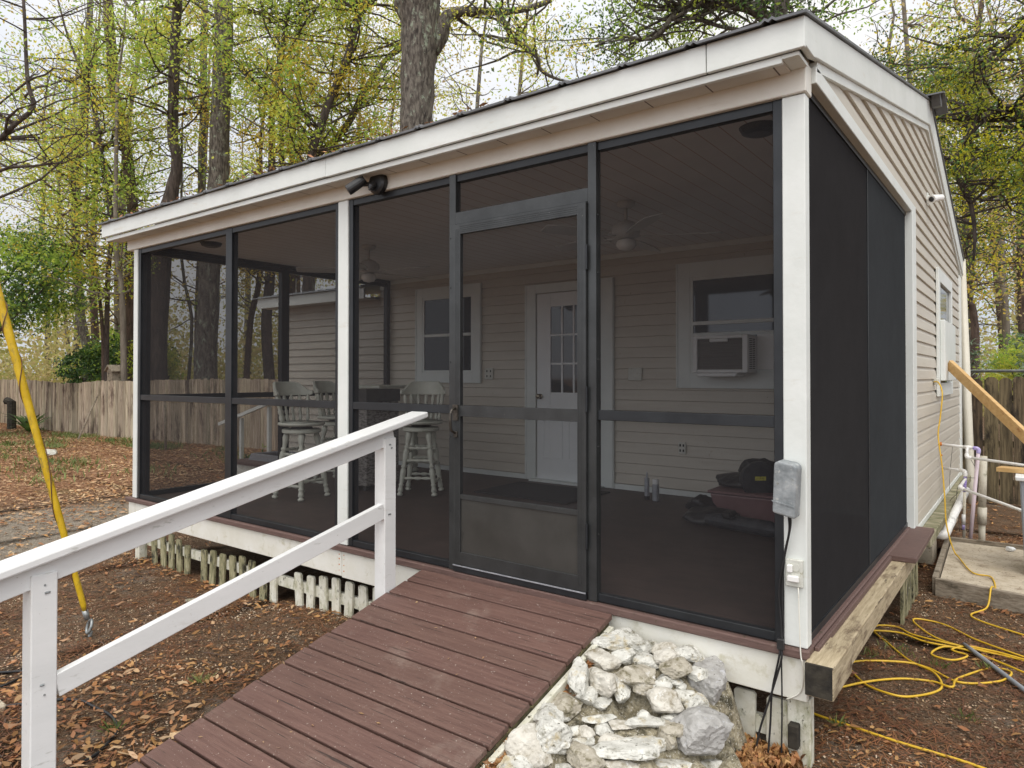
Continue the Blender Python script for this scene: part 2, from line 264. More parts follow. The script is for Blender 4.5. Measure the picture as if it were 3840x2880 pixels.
# ---------------- geometry helpers ----------------
ORIG = {}
class MB:
    def __init__(s): s.v = []; s.f = []; s.mi = []
    def add(s, vs, fs, mi=0):
        k = len(s.v); s.v += [tuple(map(float, p)) for p in vs]; s.f += [tuple(i + k for i in f) for f in fs]; s.mi += [mi] * len(fs); return s
    def box(s, x0, x1, y0, y1, z0, z1, mi=0):
        return s.add([(x0, y0, z0), (x1, y0, z0), (x1, y1, z0), (x0, y1, z0), (x0, y0, z1), (x1, y0, z1), (x1, y1, z1), (x0, y1, z1)],
                     [(0, 3, 2, 1), (4, 5, 6, 7), (0, 1, 5, 4), (1, 2, 6, 5), (2, 3, 7, 6), (3, 0, 4, 7)], mi)
    def bar(s, a, b, w, h, up=(0, 0, 1), mi=0, shift=0):
        """box beam from a to b, w across, h along up"""
        a = Vector(a); b = Vector(b); d = (b - a).normalized(); u = Vector(up); r = d.cross(u).normalized(); u = r.cross(d)
        p = []
        for e in (a, b):
            for i, j in ((-1, -1), (1, -1), (1, 1), (-1, 1)): p.append(e + r * (w / 2 * i) + u * (h / 2 * j))
        return s.add(p, [(0, 1, 2, 3), (7, 6, 5, 4), (0, 4, 5, 1), (1, 5, 6, 2), (2, 6, 7, 3), (3, 7, 4, 0)], mi)
    def tube(s, pts, rs, n=8, mi=0, cap=True, wob=0, sq=1.0):
        pts = [Vector(p) for p in pts]; k0 = len(s.v); m = len(pts)
        if not isinstance(rs, (list, tuple)): rs = [rs] * m
        prev = None; vs = []
        for i, p in enumerate(pts):
            d = (pts[min(i + 1, m - 1)] - pts[max(i - 1, 0)]); d = d.normalized() if d.length > 1e-9 else Vector((0, 0, 1))
            if prev is None:
                r = d.cross(Vector((0, 0, 1))); r = r.normalized() if r.length > .05 else d.cross(Vector((1, 0, 0))).normalized()
            else:
                r = prev - d * prev.dot(d); r = r.normalized() if r.length > 1e-6 else d.orthogonal().normalized()
            prev = r; u = d.cross(r)
            for j in range(n):
                a = 2 * math.pi * j / n; q = rs[i] * (1 + (wob * math.sin(3 * a + i * 1.7) if wob else 0) + (wob * rnd.uniform(-.5, .5) if wob else 0))
                vs.append(p + r * math.cos(a) * q + u * math.sin(a) * q * sq)
        fs = [(i * n + j, i * n + (j + 1) % n, (i + 1) * n + (j + 1) % n, (i + 1) * n + j) for i in range(m - 1) for j in range(n)]
        if cap: fs += [tuple(range(n - 1, -1, -1)), tuple((m - 1) * n + j for j in range(n))]
        return s.add(vs, fs, mi)
    def lathe(s, c, prof, n=16, axis='z', mi=0, a=None, b=None):
        """profile [(r, h)] around a vertical axis at c, or along a->b when given (h 0..1)"""
        if a is not None:
            a = Vector(a); b = Vector(b); pts = [a.lerp(b, h) for r, h in prof]; return s.tube(pts, [r for r, h in prof], n, mi)
        c = Vector(c); return s.tube([c + Vector((0, 0, h)) for r, h in prof], [max(r, 1e-4) for r, h in prof], n, mi)
    def prism(s, poly, axis, a, b, mi=0):
        """polygon in the plane across axis, from a to b"""
        def P(u, v, t): return {'x': (t, u, v), 'y': (u, t, v), 'z': (u, v, t)}[axis]
        n = len(poly); vs = [P(u, v, a) for u, v in poly] + [P(u, v, b) for u, v in poly]
        return s.add(vs, [tuple(range(n)), tuple(range(2 * n - 1, n - 1, -1))] + [(i, i + n, (i + 1) % n + n, (i + 1) % n) for i in range(n)], mi)
    def build(s, name, mats, parent=None, bevel=0, smooth=False, label=None, seg=1):
        me = bpy.data.meshes.new(name); root = parent
        off = Vector((0, 0, 0))
        while root is not None and root.parent is not None: root = root.parent
        if root is not None: off = Vector(ORIG[root.name])
        vs = [(x - off.x, y - off.y, z - off.z) for x, y, z in s.v]
        me.from_pydata(vs, [], s.f)
        if not isinstance(mats, (list, tuple)): mats = [mats]
        for m in mats: me.materials.append(MATS[m])
        if len(mats) > 1: me.polygons.foreach_set('material_index', s.mi)
        o = bpy.data.objects.new(name, me); COL.objects.link(o)
        if parent is not None: o.parent = parent
        if smooth: me.polygons.foreach_set('use_smooth', [True] * len(me.polygons))
        bm = bmesh.new(); bm.from_mesh(me); bmesh.ops.recalc_face_normals(bm, faces=bm.faces); bm.to_mesh(me); bm.free()
        if bevel:
            bv = o.modifiers.new('bevel', 'BEVEL'); bv.width = bevel; bv.segments = seg; bv.limit_method = 'ANGLE'; bv.angle_limit = R(40)
        if label: o['label'] = label
        return o
def bx(*a): return MB().box(*a)
def thing(name, label, cat, loc, group=None, rotz=0):
    o = bpy.data.objects.new(name, None); COL.objects.link(o); o.empty_display_size = .2
    o.location = loc; ORIG[o.name] = tuple(map(float, loc)); o['label'] = label; o['category'] = cat; o.rotation_euler.z = rotz
    if group: o['group'] = group
    return o
def tag(o, label, cat, group=None):
    o['label'] = label; o['category'] = cat
    if group: o['group'] = group
    return o
def dup(root, loc, rotz=0, label=None, group=None):
    r = root.copy(); COL.objects.link(r); r.location = loc; r.rotation_euler.z = rotz
    if label: r['label'] = label
    if group: r['group'] = group
    for ch in list(root.children):
        c = ch.copy(); COL.objects.link(c); c.parent = r
        for g in ch.children:
            d = g.copy(); COL.objects.link(d); d.parent = c
    return r
def curve_pts(P, n=8, closed=False):
    """Catmull-Rom through P"""
    P = [Vector(p) for p in P]; o = []
    for i in range(len(P) - 1):
        a, b, c, d = P[max(i - 1, 0)], P[i], P[i + 1], P[min(i + 2, len(P) - 1)]
        for k in range(n):
            t = k / n
            o.append(.5 * ((2 * b) + (c - a) * t + (2 * a - 5 * b + 4 * c - d) * t * t + (-a + 3 * b - 3 * c + d) * t ** 3))
    o.append(P[-1]); return o
def quads(name, V, mats, parent=None, nv=4, smooth=False):
    """V: (n, nv, 3) array of polygons -> one mesh"""
    n = len(V); off = np.array((0, 0, 0.))
    root = parent
    while root is not None and root.parent is not None: root = root.parent
    if root is not None: off = np.array(ORIG[root.name])
    me = bpy.data.meshes.new(name); me.vertices.add(n * nv); me.vertices.foreach_set('co', (V - off).reshape(-1).astype(np.float32))
    me.loops.add(n * nv); me.loops.foreach_set('vertex_index', np.arange(n * nv, dtype=np.int32))
    me.polygons.add(n); me.polygons.foreach_set('loop_start', np.arange(0, n * nv, nv, dtype=np.int32))
    me.polygons.foreach_set('loop_total', np.full(n, nv, dtype=np.int32))
    me.update(calc_edges=True); me.materials.append(MATS[mats])
    o = bpy.data.objects.new(name, me); COL.objects.link(o)
    if parent is not None: o.parent = parent
    return o
def leaf_quads(C, size, rs, aspect=.5, flat=0.0, droop=0.0):
    """diamond leaves at centres C (n,3)"""
    n = len(C); d = rs.normal(size=(n, 3)); d[:, 2] = d[:, 2] * (1 - flat) - droop; d /= np.linalg.norm(d, axis=1)[:, None] + 1e-9
    u = rs.normal(size=(n, 3)); u[:, 2] *= (1 - flat); u -= d * (u * d).sum(1)[:, None]; u /= np.linalg.norm(u, axis=1)[:, None] + 1e-9
    s = (size * rs.uniform(.6, 1.35, n))[:, None]
    return np.stack([C - d * s / 2, C + u * s * aspect / 2, C + d * s / 2, C - u * s * aspect / 2], 1)
def sstep(a, b, x):
    t = min(1, max(0, (x - a) / (b - a))); return t * t * (3 - 2 * t)
def gz(x, y):
    h = -.52 - .09 * sstep(-3.0, -4.8, x)
    h += .018 * math.sin(x * 1.9 + y * .7) * math.sin(y * 2.3 - x * .4) * (1 if x < 3 else .5)
    return h
# ---------------- ground ----------------
xs = np.unique(np.concatenate([np.arange(-12, 4, .2), np.arange(-40, 16, 2.0), np.array([-400, -200, -100, -60, 30, 60, 120, 250, 400])]))
ys = np.unique(np.concatenate([np.arange(-5, 9, .2), np.arange(-14, 50, 2.0), np.array([-400, -150, -60, 80, 150, 400])]))
g = MB(); g.v = [(x, y, gz(x, y) if -13 < x < 5 and -6 < y < 10 else -.6 if x < -4 else -.53) for y in ys for x in xs]
nx = len(xs); g.f = [(j * nx + i, j * nx + i + 1, (j + 1) * nx + i + 1, (j + 1) * nx + i) for j in range(len(ys) - 1) for i in range(nx - 1)]; g.mi = [0] * len(g.f)
o = g.build('ground', 'ground', smooth=True); o['kind'] = 'structure'

# ---------------- the house with its screened porch ----------------
H = thing('house', 'small house with beige vinyl siding and a large screened porch on its front', 'house', (-3.1, 3.3, -.52))
XL = -6.155; D = 3.3; HB = 2.385; CZ = 2.44
# porch floor, brown trim, skirt
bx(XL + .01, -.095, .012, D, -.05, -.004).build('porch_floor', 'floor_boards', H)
t = MB(); t.box(XL - .10, .012, -.022, .010, -.042, -.002); t.box(-.085, .008, .0105, 3.2, -.044, -.004); t.box(XL - .10, XL + .008, .0105, D, -.044, -.004)
t.build('deck_trim', 'brown_deck', H, .006)
t = MB(); t.box(XL - .07, -3.052, 0, .035, -.218, -.043); t.box(-3.048, .0, 0, .035, -.226, -.043)
t.box(XL - .06, XL - .025, .036, 3.25, -.22, -.045); sk_ = t.build('skirt_board', 'skirt_white', H, .003)
ru = MB()
for z in (-.07, -.10, -.14, -.18):
    for x in (-3.075, -3.025): ru.tube([(x, .002, z), (x, -.0015, z)], rnd.uniform(.003, .007), 7)
o_ = ru.build('nail_heads', 'foam_orange', sk_); o_['kind'] = 'stuff'
# posts
def post(x0, x1, y0, y1, z0, z1, nm='post', m='white_paint', **k): return bx(x0, x1, y0, y1, z0, z1).build(nm, m, H, .004, **k)
post(-.094, .002, .002, .072, .0, HB - .002)
post(-3.102, -2.998, .002, .075, .0, HB - .002)
post(XL, XL + .075, .002, .09, .0, HB - .002)
post(-.045, .035, 3.03, 3.225, -.09, 2.446, 'corner_post')
post(-.092, .004, .036, .10, -.58, -.228, 'lower_post', 'white_dirty')
post(XL - .02, XL + .06, .04, .12, -.64, -.22, 'lower_post', 'white_dirty')
# header beams
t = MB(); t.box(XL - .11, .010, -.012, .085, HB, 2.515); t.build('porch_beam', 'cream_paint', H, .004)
t = MB(); t.box(XL - .02, XL + .08, .086, D, 2.40, 2.52); t.build('porch_beam', 'alum_black', H)
t = MB(); t.box(-.085, .030, .086, 3.26, 2.447, 2.52); t.build('porch_beam', 'white_paint', H, .003, label='narrow white beam along the top of the side screen')
bx(XL + .08, -.088, .088, D - .001, CZ, CZ + .02).build('porch_ceiling', 'ceiling_boards', H)
t = MB(); t.box(XL + .08, -.09, 3.262, 3.296, CZ - .05, CZ - .001); t.build('ceiling_trim', 'casing_white', H)
# fascia, soffit, gutter line
t = MB(); t.box(-6.44, -3.02, -.172, -.15, 2.508, 2.632); t.box(-3.016, -.37, -.173, -.151, 2.505, 2.633); t.box(-.366, .046, -.172, -.15, 2.505, 2.634); t.build('fascia_board', 'white_paint', H, .003)
t = MB(); t.box(-6.40, -.05, -.149, -.126, 2.470, 2.5035); t.build('soffit_trim', 'white_paint', H, .002)
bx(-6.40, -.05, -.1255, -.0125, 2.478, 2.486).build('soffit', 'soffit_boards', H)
# roof: sloping metal sheet with ribs, front eave to ridge to back eave
def roofz(y): return 2.645 + (y + .19) * (3.665 - 2.645) / (4.13 + .19) if y < 4.13 else 3.665 - (y - 4.13) * (3.665 - 2.62) / (7.95 - 4.13)
t = MB()
xa, xb = -6.5, .06
prof = []
x = xa
while x < xb:
    prof += [(x, 0), (min(x + .26, xb), 0)]
    if x + .26 < xb: prof += [(x + .275, .012), (x + .29, .002), (x + .305, .012), (x + .32, 0)]
    x += .34
prof = [(min(a, xb), b) for a, b in prof]
for y0, y1 in ((-.20, 4.13), (4.13, 7.95)):
    n = len(prof); vs = []
    for y in (y0, y1):
        for th in (0, -.012): vs += [(a, y + (.004 * math.sin(a * 5) if y < 0 else 0), roofz(y) + b + th) for a, b in prof]
    fs = [(i, i + 1, i + 1 + 2 * n, i + 2 * n) for i in range(n - 1)] + [(i + n, i + 3 * n, i + 1 + 3 * n, i + 1 + n) for i in range(n - 1)]
    fs += [(i, i + n, i + 1 + n, i + 1) for i in range(n - 1)] + [(i + 2 * n, i + 1 + 2 * n, i + 1 + 3 * n, i + 3 * n) for i in range(n - 1)] + [(0, 2 * n, 3 * n, n), (n - 1, 2 * n - 1, 4 * n - 1, 3 * n - 1)]
    t.add(vs, fs)
rf = t.build('roof', 'roof_metal', H)
t = MB(); t.prism([(3.86, 3.612), (4.13, 3.70), (4.42, 3.602), (4.42, 3.612), (4.13, 3.715), (3.86, 3.624)], 'x', xa, .16); t.build('ridge_cap', 'roof_metal', rf)
t = MB(); t.prism([(4.03, 3.672), (4.13, 3.698), (4.23, 3.672), (4.20, 3.60), (4.10, 3.585)], 'x', .062, .13); t.build('ridge_cap', 'roof_metal', rf)
# rake boards on the gable side
rt = lambda y: roofz(y) - .014
t = MB(); t.prism([(-.148, 2.516), (-.148, rt(-.148)), (4.13, rt(4.13)), (4.13, 3.435), (.05, 2.535), (-.02, 2.516)], 'x', .018, .046)
t.prism([(4.1305, 3.435), (4.1305, rt(4.1305)), (7.86, rt(7.86)), (7.86, rt(7.86) - .19)], 'x', .018, .046)
t.build('rake_board', 'white_paint', H, .003)
t = MB(); t.prism([(.10, 2.50), (.10, 2.545), (4.13, 3.434), (4.13, 3.39)], 'x', -.004, .030)
t.prism([(4.1305, 3.39), (4.1305, 3.434), (7.80, 2.46), (7.80, 2.41)], 'x', -.004, .030); t.build('rake_trim', 'white_paint', H)
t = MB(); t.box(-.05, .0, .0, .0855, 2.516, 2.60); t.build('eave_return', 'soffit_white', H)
bx(-.0495, .0175, -.149, -.0125, 2.487, 2.5025).build('eave_return', 'white_paint', H)
# lap siding: one mesh per wall, each course a real sloping lap
LAP = .108
def course(t, ax, c, sgn, z, a0, a1, bz=None, plain=False):
    """ax 'x': wall in the plane x=c facing +x ; 'y': plane y=c facing -y"""
    prof = [(z, .016), (z + .074, .011), (z + .094, .001), (z + LAP, -.001)]
    if plain: prof = [(z, .013), (z + .004, .021), (z + .075, .009), (z + LAP, .002)]
    vs = []
    for (zz, o_) in prof:
        lo, hi = (a0(zz), a1(zz)) if callable(a0) else (a0, a1)
        for q in (lo, hi):
            zc_ = min(zz, bz) if bz else zz
            vs.append((c + o_ * sgn, q, zc_) if ax == 'x' else (q, c + o_ * sgn, zc_))
    fs = [(0, 1, 3, 2), (2, 3, 5, 4), (4, 5, 7, 6)]
    b = [(c - .004 * sgn, v[1], z) if ax == 'x' else (v[0], c - .004 * sgn, z) for v in vs[:2]]
    t.add(vs + b, fs + [(8, 9, 1, 0)])
t = MB(); z = -.05
def ylo(z):
    return 3.226 if z < 2.50 else max(.08, .10 + (z - 2.53) * (4.13 - .10) / (3.41 - 2.53))
def yhi(z): return min(7.42, 4.13 + (3.41 - z) * (7.8 - 4.13) / (3.41 - 2.43))
while z < 3.36:
    if z < 2.5 < z + LAP:
        course(t, 'x', -.002, 1, z, 3.226, 7.42)
    else: course(t, 'x', -.002, 1, z, ylo, yhi)
    z += LAP
t.build('side_siding', 'vinyl_beige', H)
bx(-.03, -.006, 3.23, 7.42, -.1, 2.44).build('side_wall', 'vinyl_beige', H)
bx(-.03, -.006, .1, 3.229, 2.521, 2.6).build('side_wall', 'vinyl_beige', H)
t = MB(); t.prism([(.15, 2.56), (4.13, 3.40), (7.7, 2.5), (7.4, 2.445), (3.4, 2.445), (3.3, 2.6), (.2, 2.55)], 'x', -.030, -.0065); t.build('gable_wall', 'vinyl_beige', H)
post(-.02, .026, 7.42, 7.62, -.12, 2.46, 'corner_post')
bx(-.002, .022, 3.228, 7.42, -.10, -.056).build('starter_strip', 'white_paint', H, .002)
t = MB(); t.box(.0, .125, 3.20, 7.5, -.18, -.105); t.build('sill_beam', 'mossy_wood', H, .006)
t = MB()
for i, y in enumerate((4.1, 5.3, 6.4, 7.3)): bx(-.25, .05, y, y + .25, -.62, -.181).build('foundation_pier', 'concrete', H, .01)
# back wall of the porch and the wing at the left
t = MB(); z = .055
while z < 2.42: course(t, 'y', D, -1, z, -6.30, -.06, 2.44, True); z += LAP
t.build('porch_back_siding', 'vinyl_beige', H)
bx(-6.3, -.046, D + .005, D + .05, -.1, 2.6).build('porch_back_wall', 'vinyl_beige', H)
bx(-6.2, -.09, D - .026, D - .017, -.0035, .05).build('base_trim', 'casing_white', H)
WX = -8.45
t = MB(); z = -.375
while z < 2.2: course(t, 'y', D, -1, z, WX + .07, -6.301, 2.25, True); z += LAP
t.build('wing_siding', 'vinyl_beige', H)
bx(WX, -6.301, D + .005, D + .06, -.55, 2.25).build('wing_wall', 'vinyl_beige', H)
bx(WX, WX + .06, D + .061, 6.8, -.55, 2.25).build('wing_wall', 'vinyl_beige', H)
post(WX - .01, WX + .07, D - .022, D + .004, -.5, 2.22, 'corner_post')
t = MB(); t.box(-8.78, -6.32, 3.02, 3.045, 2.20, 2.345); t.build('fascia_board', 'white_paint', H, .003)
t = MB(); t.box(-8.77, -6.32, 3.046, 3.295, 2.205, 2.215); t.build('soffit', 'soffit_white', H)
t = MB(); n = 14
for i in range(n):
    xa_ = -8.85 + i * .18; t.prism([(2.98, 2.352), (2.98, 2.362), (6.9, 2.862), (6.9, 2.852)], 'x', xa_, xa_ + .178)
    t.prism([(2.975, 2.362), (2.98, 2.378), (6.9, 2.878), (6.9, 2.862)], 'x', xa_ + .15, xa_ + .17)
t.build('roof', 'roof_galv', H)
# house left gable end above the wing (behind the porch corner)
bx(-6.3, -6.25, D + .051, 7.4, 2.2, 2.7).build('side_wall', 'vinyl_beige', H)
bx(-6.25, -.06, 7.36, 7.41, -.2, 2.5).build('back_wall', 'vinyl_beige', H)

# windows and door in the back wall
def window(x0, x1, z0, z1, cw, yw, rail_z, ax='y', m='casing_white'):
    f = MB(); yo = yw - .024
    f.box(x0, x0 + cw, yo, yw, z0, z1); f.box(x1 - cw, x1, yo, yw, z0, z1)
    f.box(x0 + cw, x1 - cw, yo, yw, z1 - cw, z1); f.box(x0 + cw, x1 - cw, yo, yw, z0, z0 + cw)
    f.box(x0 + .004, x0 + .022, yo - .008, yo - .0005, z0 + .004, z1 - .004); f.box(x1 - .022, x1 - .004, yo - .008, yo - .0005, z0 + .004, z1 - .004)
    w_ = f.build('window', m, H, .002)
    s = MB(); a, b, c, d = x0 + cw, x1 - cw, z0 + cw, z1 - cw
    s.box(a, a + .03, yo + .004, yw - .002, c, d); s.box(b - .03, b, yo + .004, yw - .002, c, d); s.box(a + .03, b - .03, yo + .004, yw - .002, d - .03, d); s.box(a + .03, b - .03, yo + .004, yw - .002, c, c + .03)
    for rz in rail_z: s.box(a + .03, b - .03, yo + .001, yw - .003, rz, rz + .035)
    s.build('sash', m, w_, .002)
    bx(a + .03, b - .03, yw - .008, yw - .004, c + .03, d - .03).build('pane', 'glass', w_)
    return w_
YW = D - .022
w1 = window(-5.60, -4.505, 1.083, 2.285, .125, YW, (1.66,))
w2 = window(-2.02, -.72, 1.05, 2.262, .145, YW, (1.655, 1.545))
bx(-1.234, -.895, YW - .022, YW - .012, 1.226, 1.545).build('filler_panel', 'pvc_white', w2)
dr = MB(); yo = YW - .024
dr.box(-3.852, -3.70, yo, YW, .0, 2.195); dr.box(-2.862, -2.71, yo, YW, .0, 2.195); dr.box(-3.70, -2.862, yo, YW, 2.095, 2.195)
dr.box(-3.845, -3.825, yo - .008, yo - .0005, 0, 2.19); dr.box(-2.737, -2.717, yo - .008, yo - .0005, 0, 2.19)
dc = dr.build('door_casing', 'casing_white', H, .003)
lf = MB(); a, b = -3.682, -2.88; y0, y1 = YW - .020, YW - .003
gx0, gx1, gz0, gz1 = -3.50, -3.05, .985, 1.935
lf.box(a, gx0, y0, y1, .02, 2.085); lf.box(gx1, b, y0, y1, .02, 2.085); lf.box(gx0, gx1, y0, y1, .02, gz0); lf.box(gx0, gx1, y0, y1, gz1, 2.085)
for i in (1, 2): x_ = gx0 + (gx1 - gx0) * i / 3; lf.box(x_ - .011, x_ + .011, y0 + .001, y1, gz0, gz1)
for i in (1, 2): z_ = gz0 + (gz1 - gz0) * i / 3; lf.box(gx0, gx1, y0 + .002, y1 - .001, z_ - .011, z_ + .011)
for i in (0, 1):
    px0 = -3.60 + i * .33; px1 = px0 + .26
    for (q0, q1, q2, q3) in ((px0, px1, .25, .268), (px0, px1, .80, .818), (px0, px0 + .018, .268, .80), (px1 - .018, px1, .268, .80)): lf.box(q0, q1, y0 - .006, y0 - .0005, q2, q3)
door = lf.build('house_door', 'door_white', H, .002)
bx(gx0, gx1, y1 - .006, y1 - .003, gz0, gz1).build('pane', 'glass', door)
k = MB(); k.tube([(-3.635, y0 - .001, .94), (-3.635, y0 - .03, .94), (-3.635, y0 - .05, .94), (-3.635, y0 - .062, .94)], [.012, .012, .03, .018], 14); k.tube([(-3.635, y0 - .0005, .94), (-3.635, y0 - .008, .94)], .03, 14)
k.build('door_knob', 'brass_knob', door, smooth=True)
bx(-3.73, -2.83, 3.16, 3.275, -.003, .018).build('door_sill', 'casing_white', H, .003)

# screen framing (dark aluminium)
fr = MB(); FY0, FY1 = .012, .062
def vbar(x0, x1, z0=.0, z1=HB, y0=FY0, y1=FY1): fr.box(x0, x1, y0, y1, z0, z1)
BAYS = ((-1.028, -.136), (-2.956, -2.052), (-4.462, -3.142), (XL + .12, -4.552)); SIDES = ((-.136, -.0945, .05), (-2.996, -2.956, .07), (-3.142, -3.1035, .07), (XL + .0755, XL + .12, .07))
for (x0, x1), (a_, b_, yy_) in zip(BAYS, SIDES):
    fr = MB(); vbar(a_, b_, y1=yy_)
    if a_ == -2.996: pass
    for z0, z1 in ((0, .040), (HB - .045, HB), (.937, .988)): fr.box(x0, x1, FY0 + .004, FY1 - .004, z0, z1)
    fr.build('screen_frame', 'alum_black', H, .002)
fr = MB(); vbar(-4.552, -4.462, y1=.07); fr.build('mullion', 'alum_black', H, .002)
fr = MB(); fr.box(-2.002, -1.078, FY0, FY1 - .006, HB - .045, HB)
fr.build('screen_frame', 'alum_black', H, .002); fr = MB()
vbar(-1.078, -1.028, y0=.0, y1=.05); vbar(-2.052, -2.002, y0=.0, y1=.05); fr.box(-2.002, -1.078, .0, .05, 2.078, 2.152)
for x0 in (-1.035, -2.06):
    for z0 in (.35, .8, 1.25, 1.7, 2.0): fr.lathe((x0 + .02, -.001, z0), [(.004, -.004), (.005, .004)], 6)
fr.build('door_frame', 'alum_door', H, .002)
fr = MB()   # left side, right side and back corner framing
for y0, y1 in ((.091, .13), (1.60, 1.70), (3.21, 3.262)): bx(XL + .008, XL + .075, y0, y1, 0, 2.3995).build('mullion', 'alum_black', H)
for y0, y1 in ((.13, 1.60), (1.70, 3.21)):
    for z0, z1 in ((0, .045), (.93, .985), (2.355, 2.399)): bx(XL + .012, XL + .055, y0, y1, z0, z1).build('screen_rail', 'alum_black', H)
fr = MB()
fr.box(-.036, -.012, .074, 3.029, -.003, .03); fr.box(-.036, -.012, .074, 3.029, 2.415, 2.446); fr.box(-.036, -.014, 1.49, 1.502, .03, 2.415)
fr.build('screen_frame', 'alum_black', H)
def scr(x0, x1, z0, z1, y=.03, m='screen_mesh', nm='screen', lab=None): return MB().add([(x0, y, z0), (x1, y, z0), (x1, y, z1), (x0, y, z1)], [(0, 1, 2, 3)]).build(nm, m, H, label=lab)
for (x0, x1) in ((-1.028, -.136), (-2.956, -2.052), (-4.462, -3.142), (XL + .12, -4.552)):
    scr(x0, x1, .04, .937); scr(x0, x1, .988, HB - .045)
scr(-2.002, -1.078, 2.152, HB - .045)
def scrx(x, y0, y1, z0, z1, m='screen_mesh', lab=None): return MB().add([(x, y0, z0), (x, y1, z0), (x, y1, z1), (x, y0, z1)], [(0, 1, 2, 3)]).build('screen', m, H, label=lab)
for y0, y1 in ((.13, 1.60), (1.70, 3.21)):
    scrx(XL + .034, y0, y1, .045, .93, 'screen_side'); scrx(XL + .034, y0, y1, .985, 2.355, 'screen_side')
scrx(-.020, .074, 1.49, .03, 2.415, 'screen_dense', 'dense black screen panel beside the corner post'); scrx(-.018, 1.502, 3.029, .03, 2.415, 'screen_dense_grey', 'slightly greyer dense screen panel towards the house')

# screen door
d = MB(); a, b, z0, z1, y0, y1 = -2.0, -1.08, .045, 2.074, -.018, .010
d.box(a, a + .052, y0, y1, z0, z1); d.box(b - .052, b, y0, y1, z0, z1); d.box(a + .052, b - .052, y0, y1, z1 - .06, z1); d.box(a + .052, b - .052, y0, y1, z0, z0 + .075)
d.box(a + .052, b - .052, y0 + .002, y1 - .002, .925, .990); d.box(a + .052, b - .052, y0 + .002, y1 - .002, .435, .462)
for q in range(4): d.box(a + .012 + q * .009, a + .016 + q * .009, y0 - .0016, y0 - .0001, z0 + .03, z1 - .03); d.box(b - .048 + q * .009, b - .044 + q * .009, y0 - .0016, y0 - .0001, z0 + .03, z1 - .03)
for q in range(4): d.box(a + .05, b - .05, y0 - .0016, y0 - .0001, z1 - .05 + q * .011, z1 - .045 + q * .011)
sd_ = d.build('screen_door', 'alum_door', H, .002)
bx(a + .052, b - .052, -.008, .002, z0 + .075, .435).build('kick_plate', 'kick_metal', sd_)
for q0, q1 in ((.462, .925), (.99, z1 - .06)): MB().add([(a + .052, -.003, q0), (b - .052, -.003, q0), (b - .052, -.003, q1), (a + .052, -.003, q1)], [(0, 1, 2, 3)]).build('screen', 'screen_mesh', sd_)
h = MB(); h.box(-1.998, -1.958, -.030, -.0185, .90, .995); h.tube(curve_pts([(-1.978, -.030, .975), (-1.978, -.062, .955), (-1.978, -.070, .90), (-1.978, -.062, .845), (-1.978, -.022, .825)], 4), [.008] * 17, 8); h.box(-1.992, -1.964, -.028, -.0185, .80, .835)
h.build('door_handle', 'bronze', sd_, .001)
for z_ in (.27, .98, 1.72):
    MB().lathe((-1.077, -.016, z_), [(.008, 0), (.008, .13)], 8).build('hinge', 'alum_black', sd_)
bx(-2.0, -1.08, -.020, -.002, .004, .042).build('door_sweep', 'alum_black', sd_)
bx(-2.0, -1.08, -.024, -.0205, .036, .043).build('door_sweep', 'can_silver', sd_)

# side window with a foam panel over its lower half
f = MB(); X0, X1 = .014, .040
f.box(X0, X1, 4.80, 4.93, .965, 2.235); f.box(X0, X1, 6.07, 6.20, .965, 2.235); f.box(X0, X1, 4.93, 6.07, 2.105, 2.235); f.box(X0, X1, 4.93, 6.07, .965, 1.095)
sw = f.build('window', 'white_paint', H, .003)
bx(.012, .016, 4.93, 6.07, 1.095, 2.105).build('pane', 'glass', sw)
bx(.0405, .085, 4.86, 5.98, 1.12, 1.72).build('cover_panel', 'white_paint', sw, .006)

# picket skirting below the porch
PS = thing('picket_skirting', 'short mossy and white pickets standing below the porch front', 'skirting', (-3.1, .08, -.56))
pk = [(-5.83, .34, 'o'), (-5.66, .26, 'o'), (-5.51, .28, 'o'), (-5.37, .30, 'o'), (-5.23, .34, 'o'), (-4.95, .33, 'o'), (-4.81, .31, 'o'), (-4.66, .32, 'o'), (-4.50, .31, 'o'), (-4.36, .30, 'o'), (-4.22, .31, 'o'), (-4.07, .32, 'o'), (-3.93, .30, 'w'),
      (-3.61, .30, 'w'), (-3.47, .30, 'w'), (-3.32, .28, 'w'), (-3.18, .265, 'w'), (-3.04, .27, 'w'), (-2.89, .27, 'w'), (-2.75, .26, 'w'), (-2.62, .27, 'w'), (-2.46, .27, 'w'), (-2.33, .27, 'w'),
      (-.90, .27, 'w'), (-.75, .26, 'w'), (-.61, .27, 'w'), (-.45, .27, 'w'), (-.288, .265, 'w'), (-.137, .262, 'w')]
for x, top, kd in pk:
    w_ = .082 if kd == 'w' else .078; tl = rnd.uniform(-.012, .012); zt = -top + rnd.uniform(-.006, .006); zb = gz(x, .05) - .03
    if x > -.4: w_ = .10
    m = MB(); c = .012
    m.prism([(x - w_ / 2 + tl, zt - c), (x - w_ / 2 + c + tl, zt), (x + w_ / 2 - c + tl, zt), (x + w_ / 2 + tl, zt - c), (x + w_ / 2 - tl, zb), (x - w_ / 2 - tl, zb)], 'y', .050, .070)
    m.build('picket', 'picket_old' if kd == 'o' else 'white_dirty', PS, .002)
m = MB(); m.box(-6.0, -.055, .072, .105, -.45, -.37); m.build('rail', 'white_dirty', PS, .002)
bx(-.078, -.036, -.012, .034, -.436, -.335).build('block', 'timber_black', PS, .004)
# pickets under the side, seen below the plank
m = None
for i, y in enumerate((2.28, 2.44, 2.60, 2.78, 2.95)):
    bx(.035, .055, y, y + .08, -.56, -.20).build('picket', 'picket_old', PS, .002)

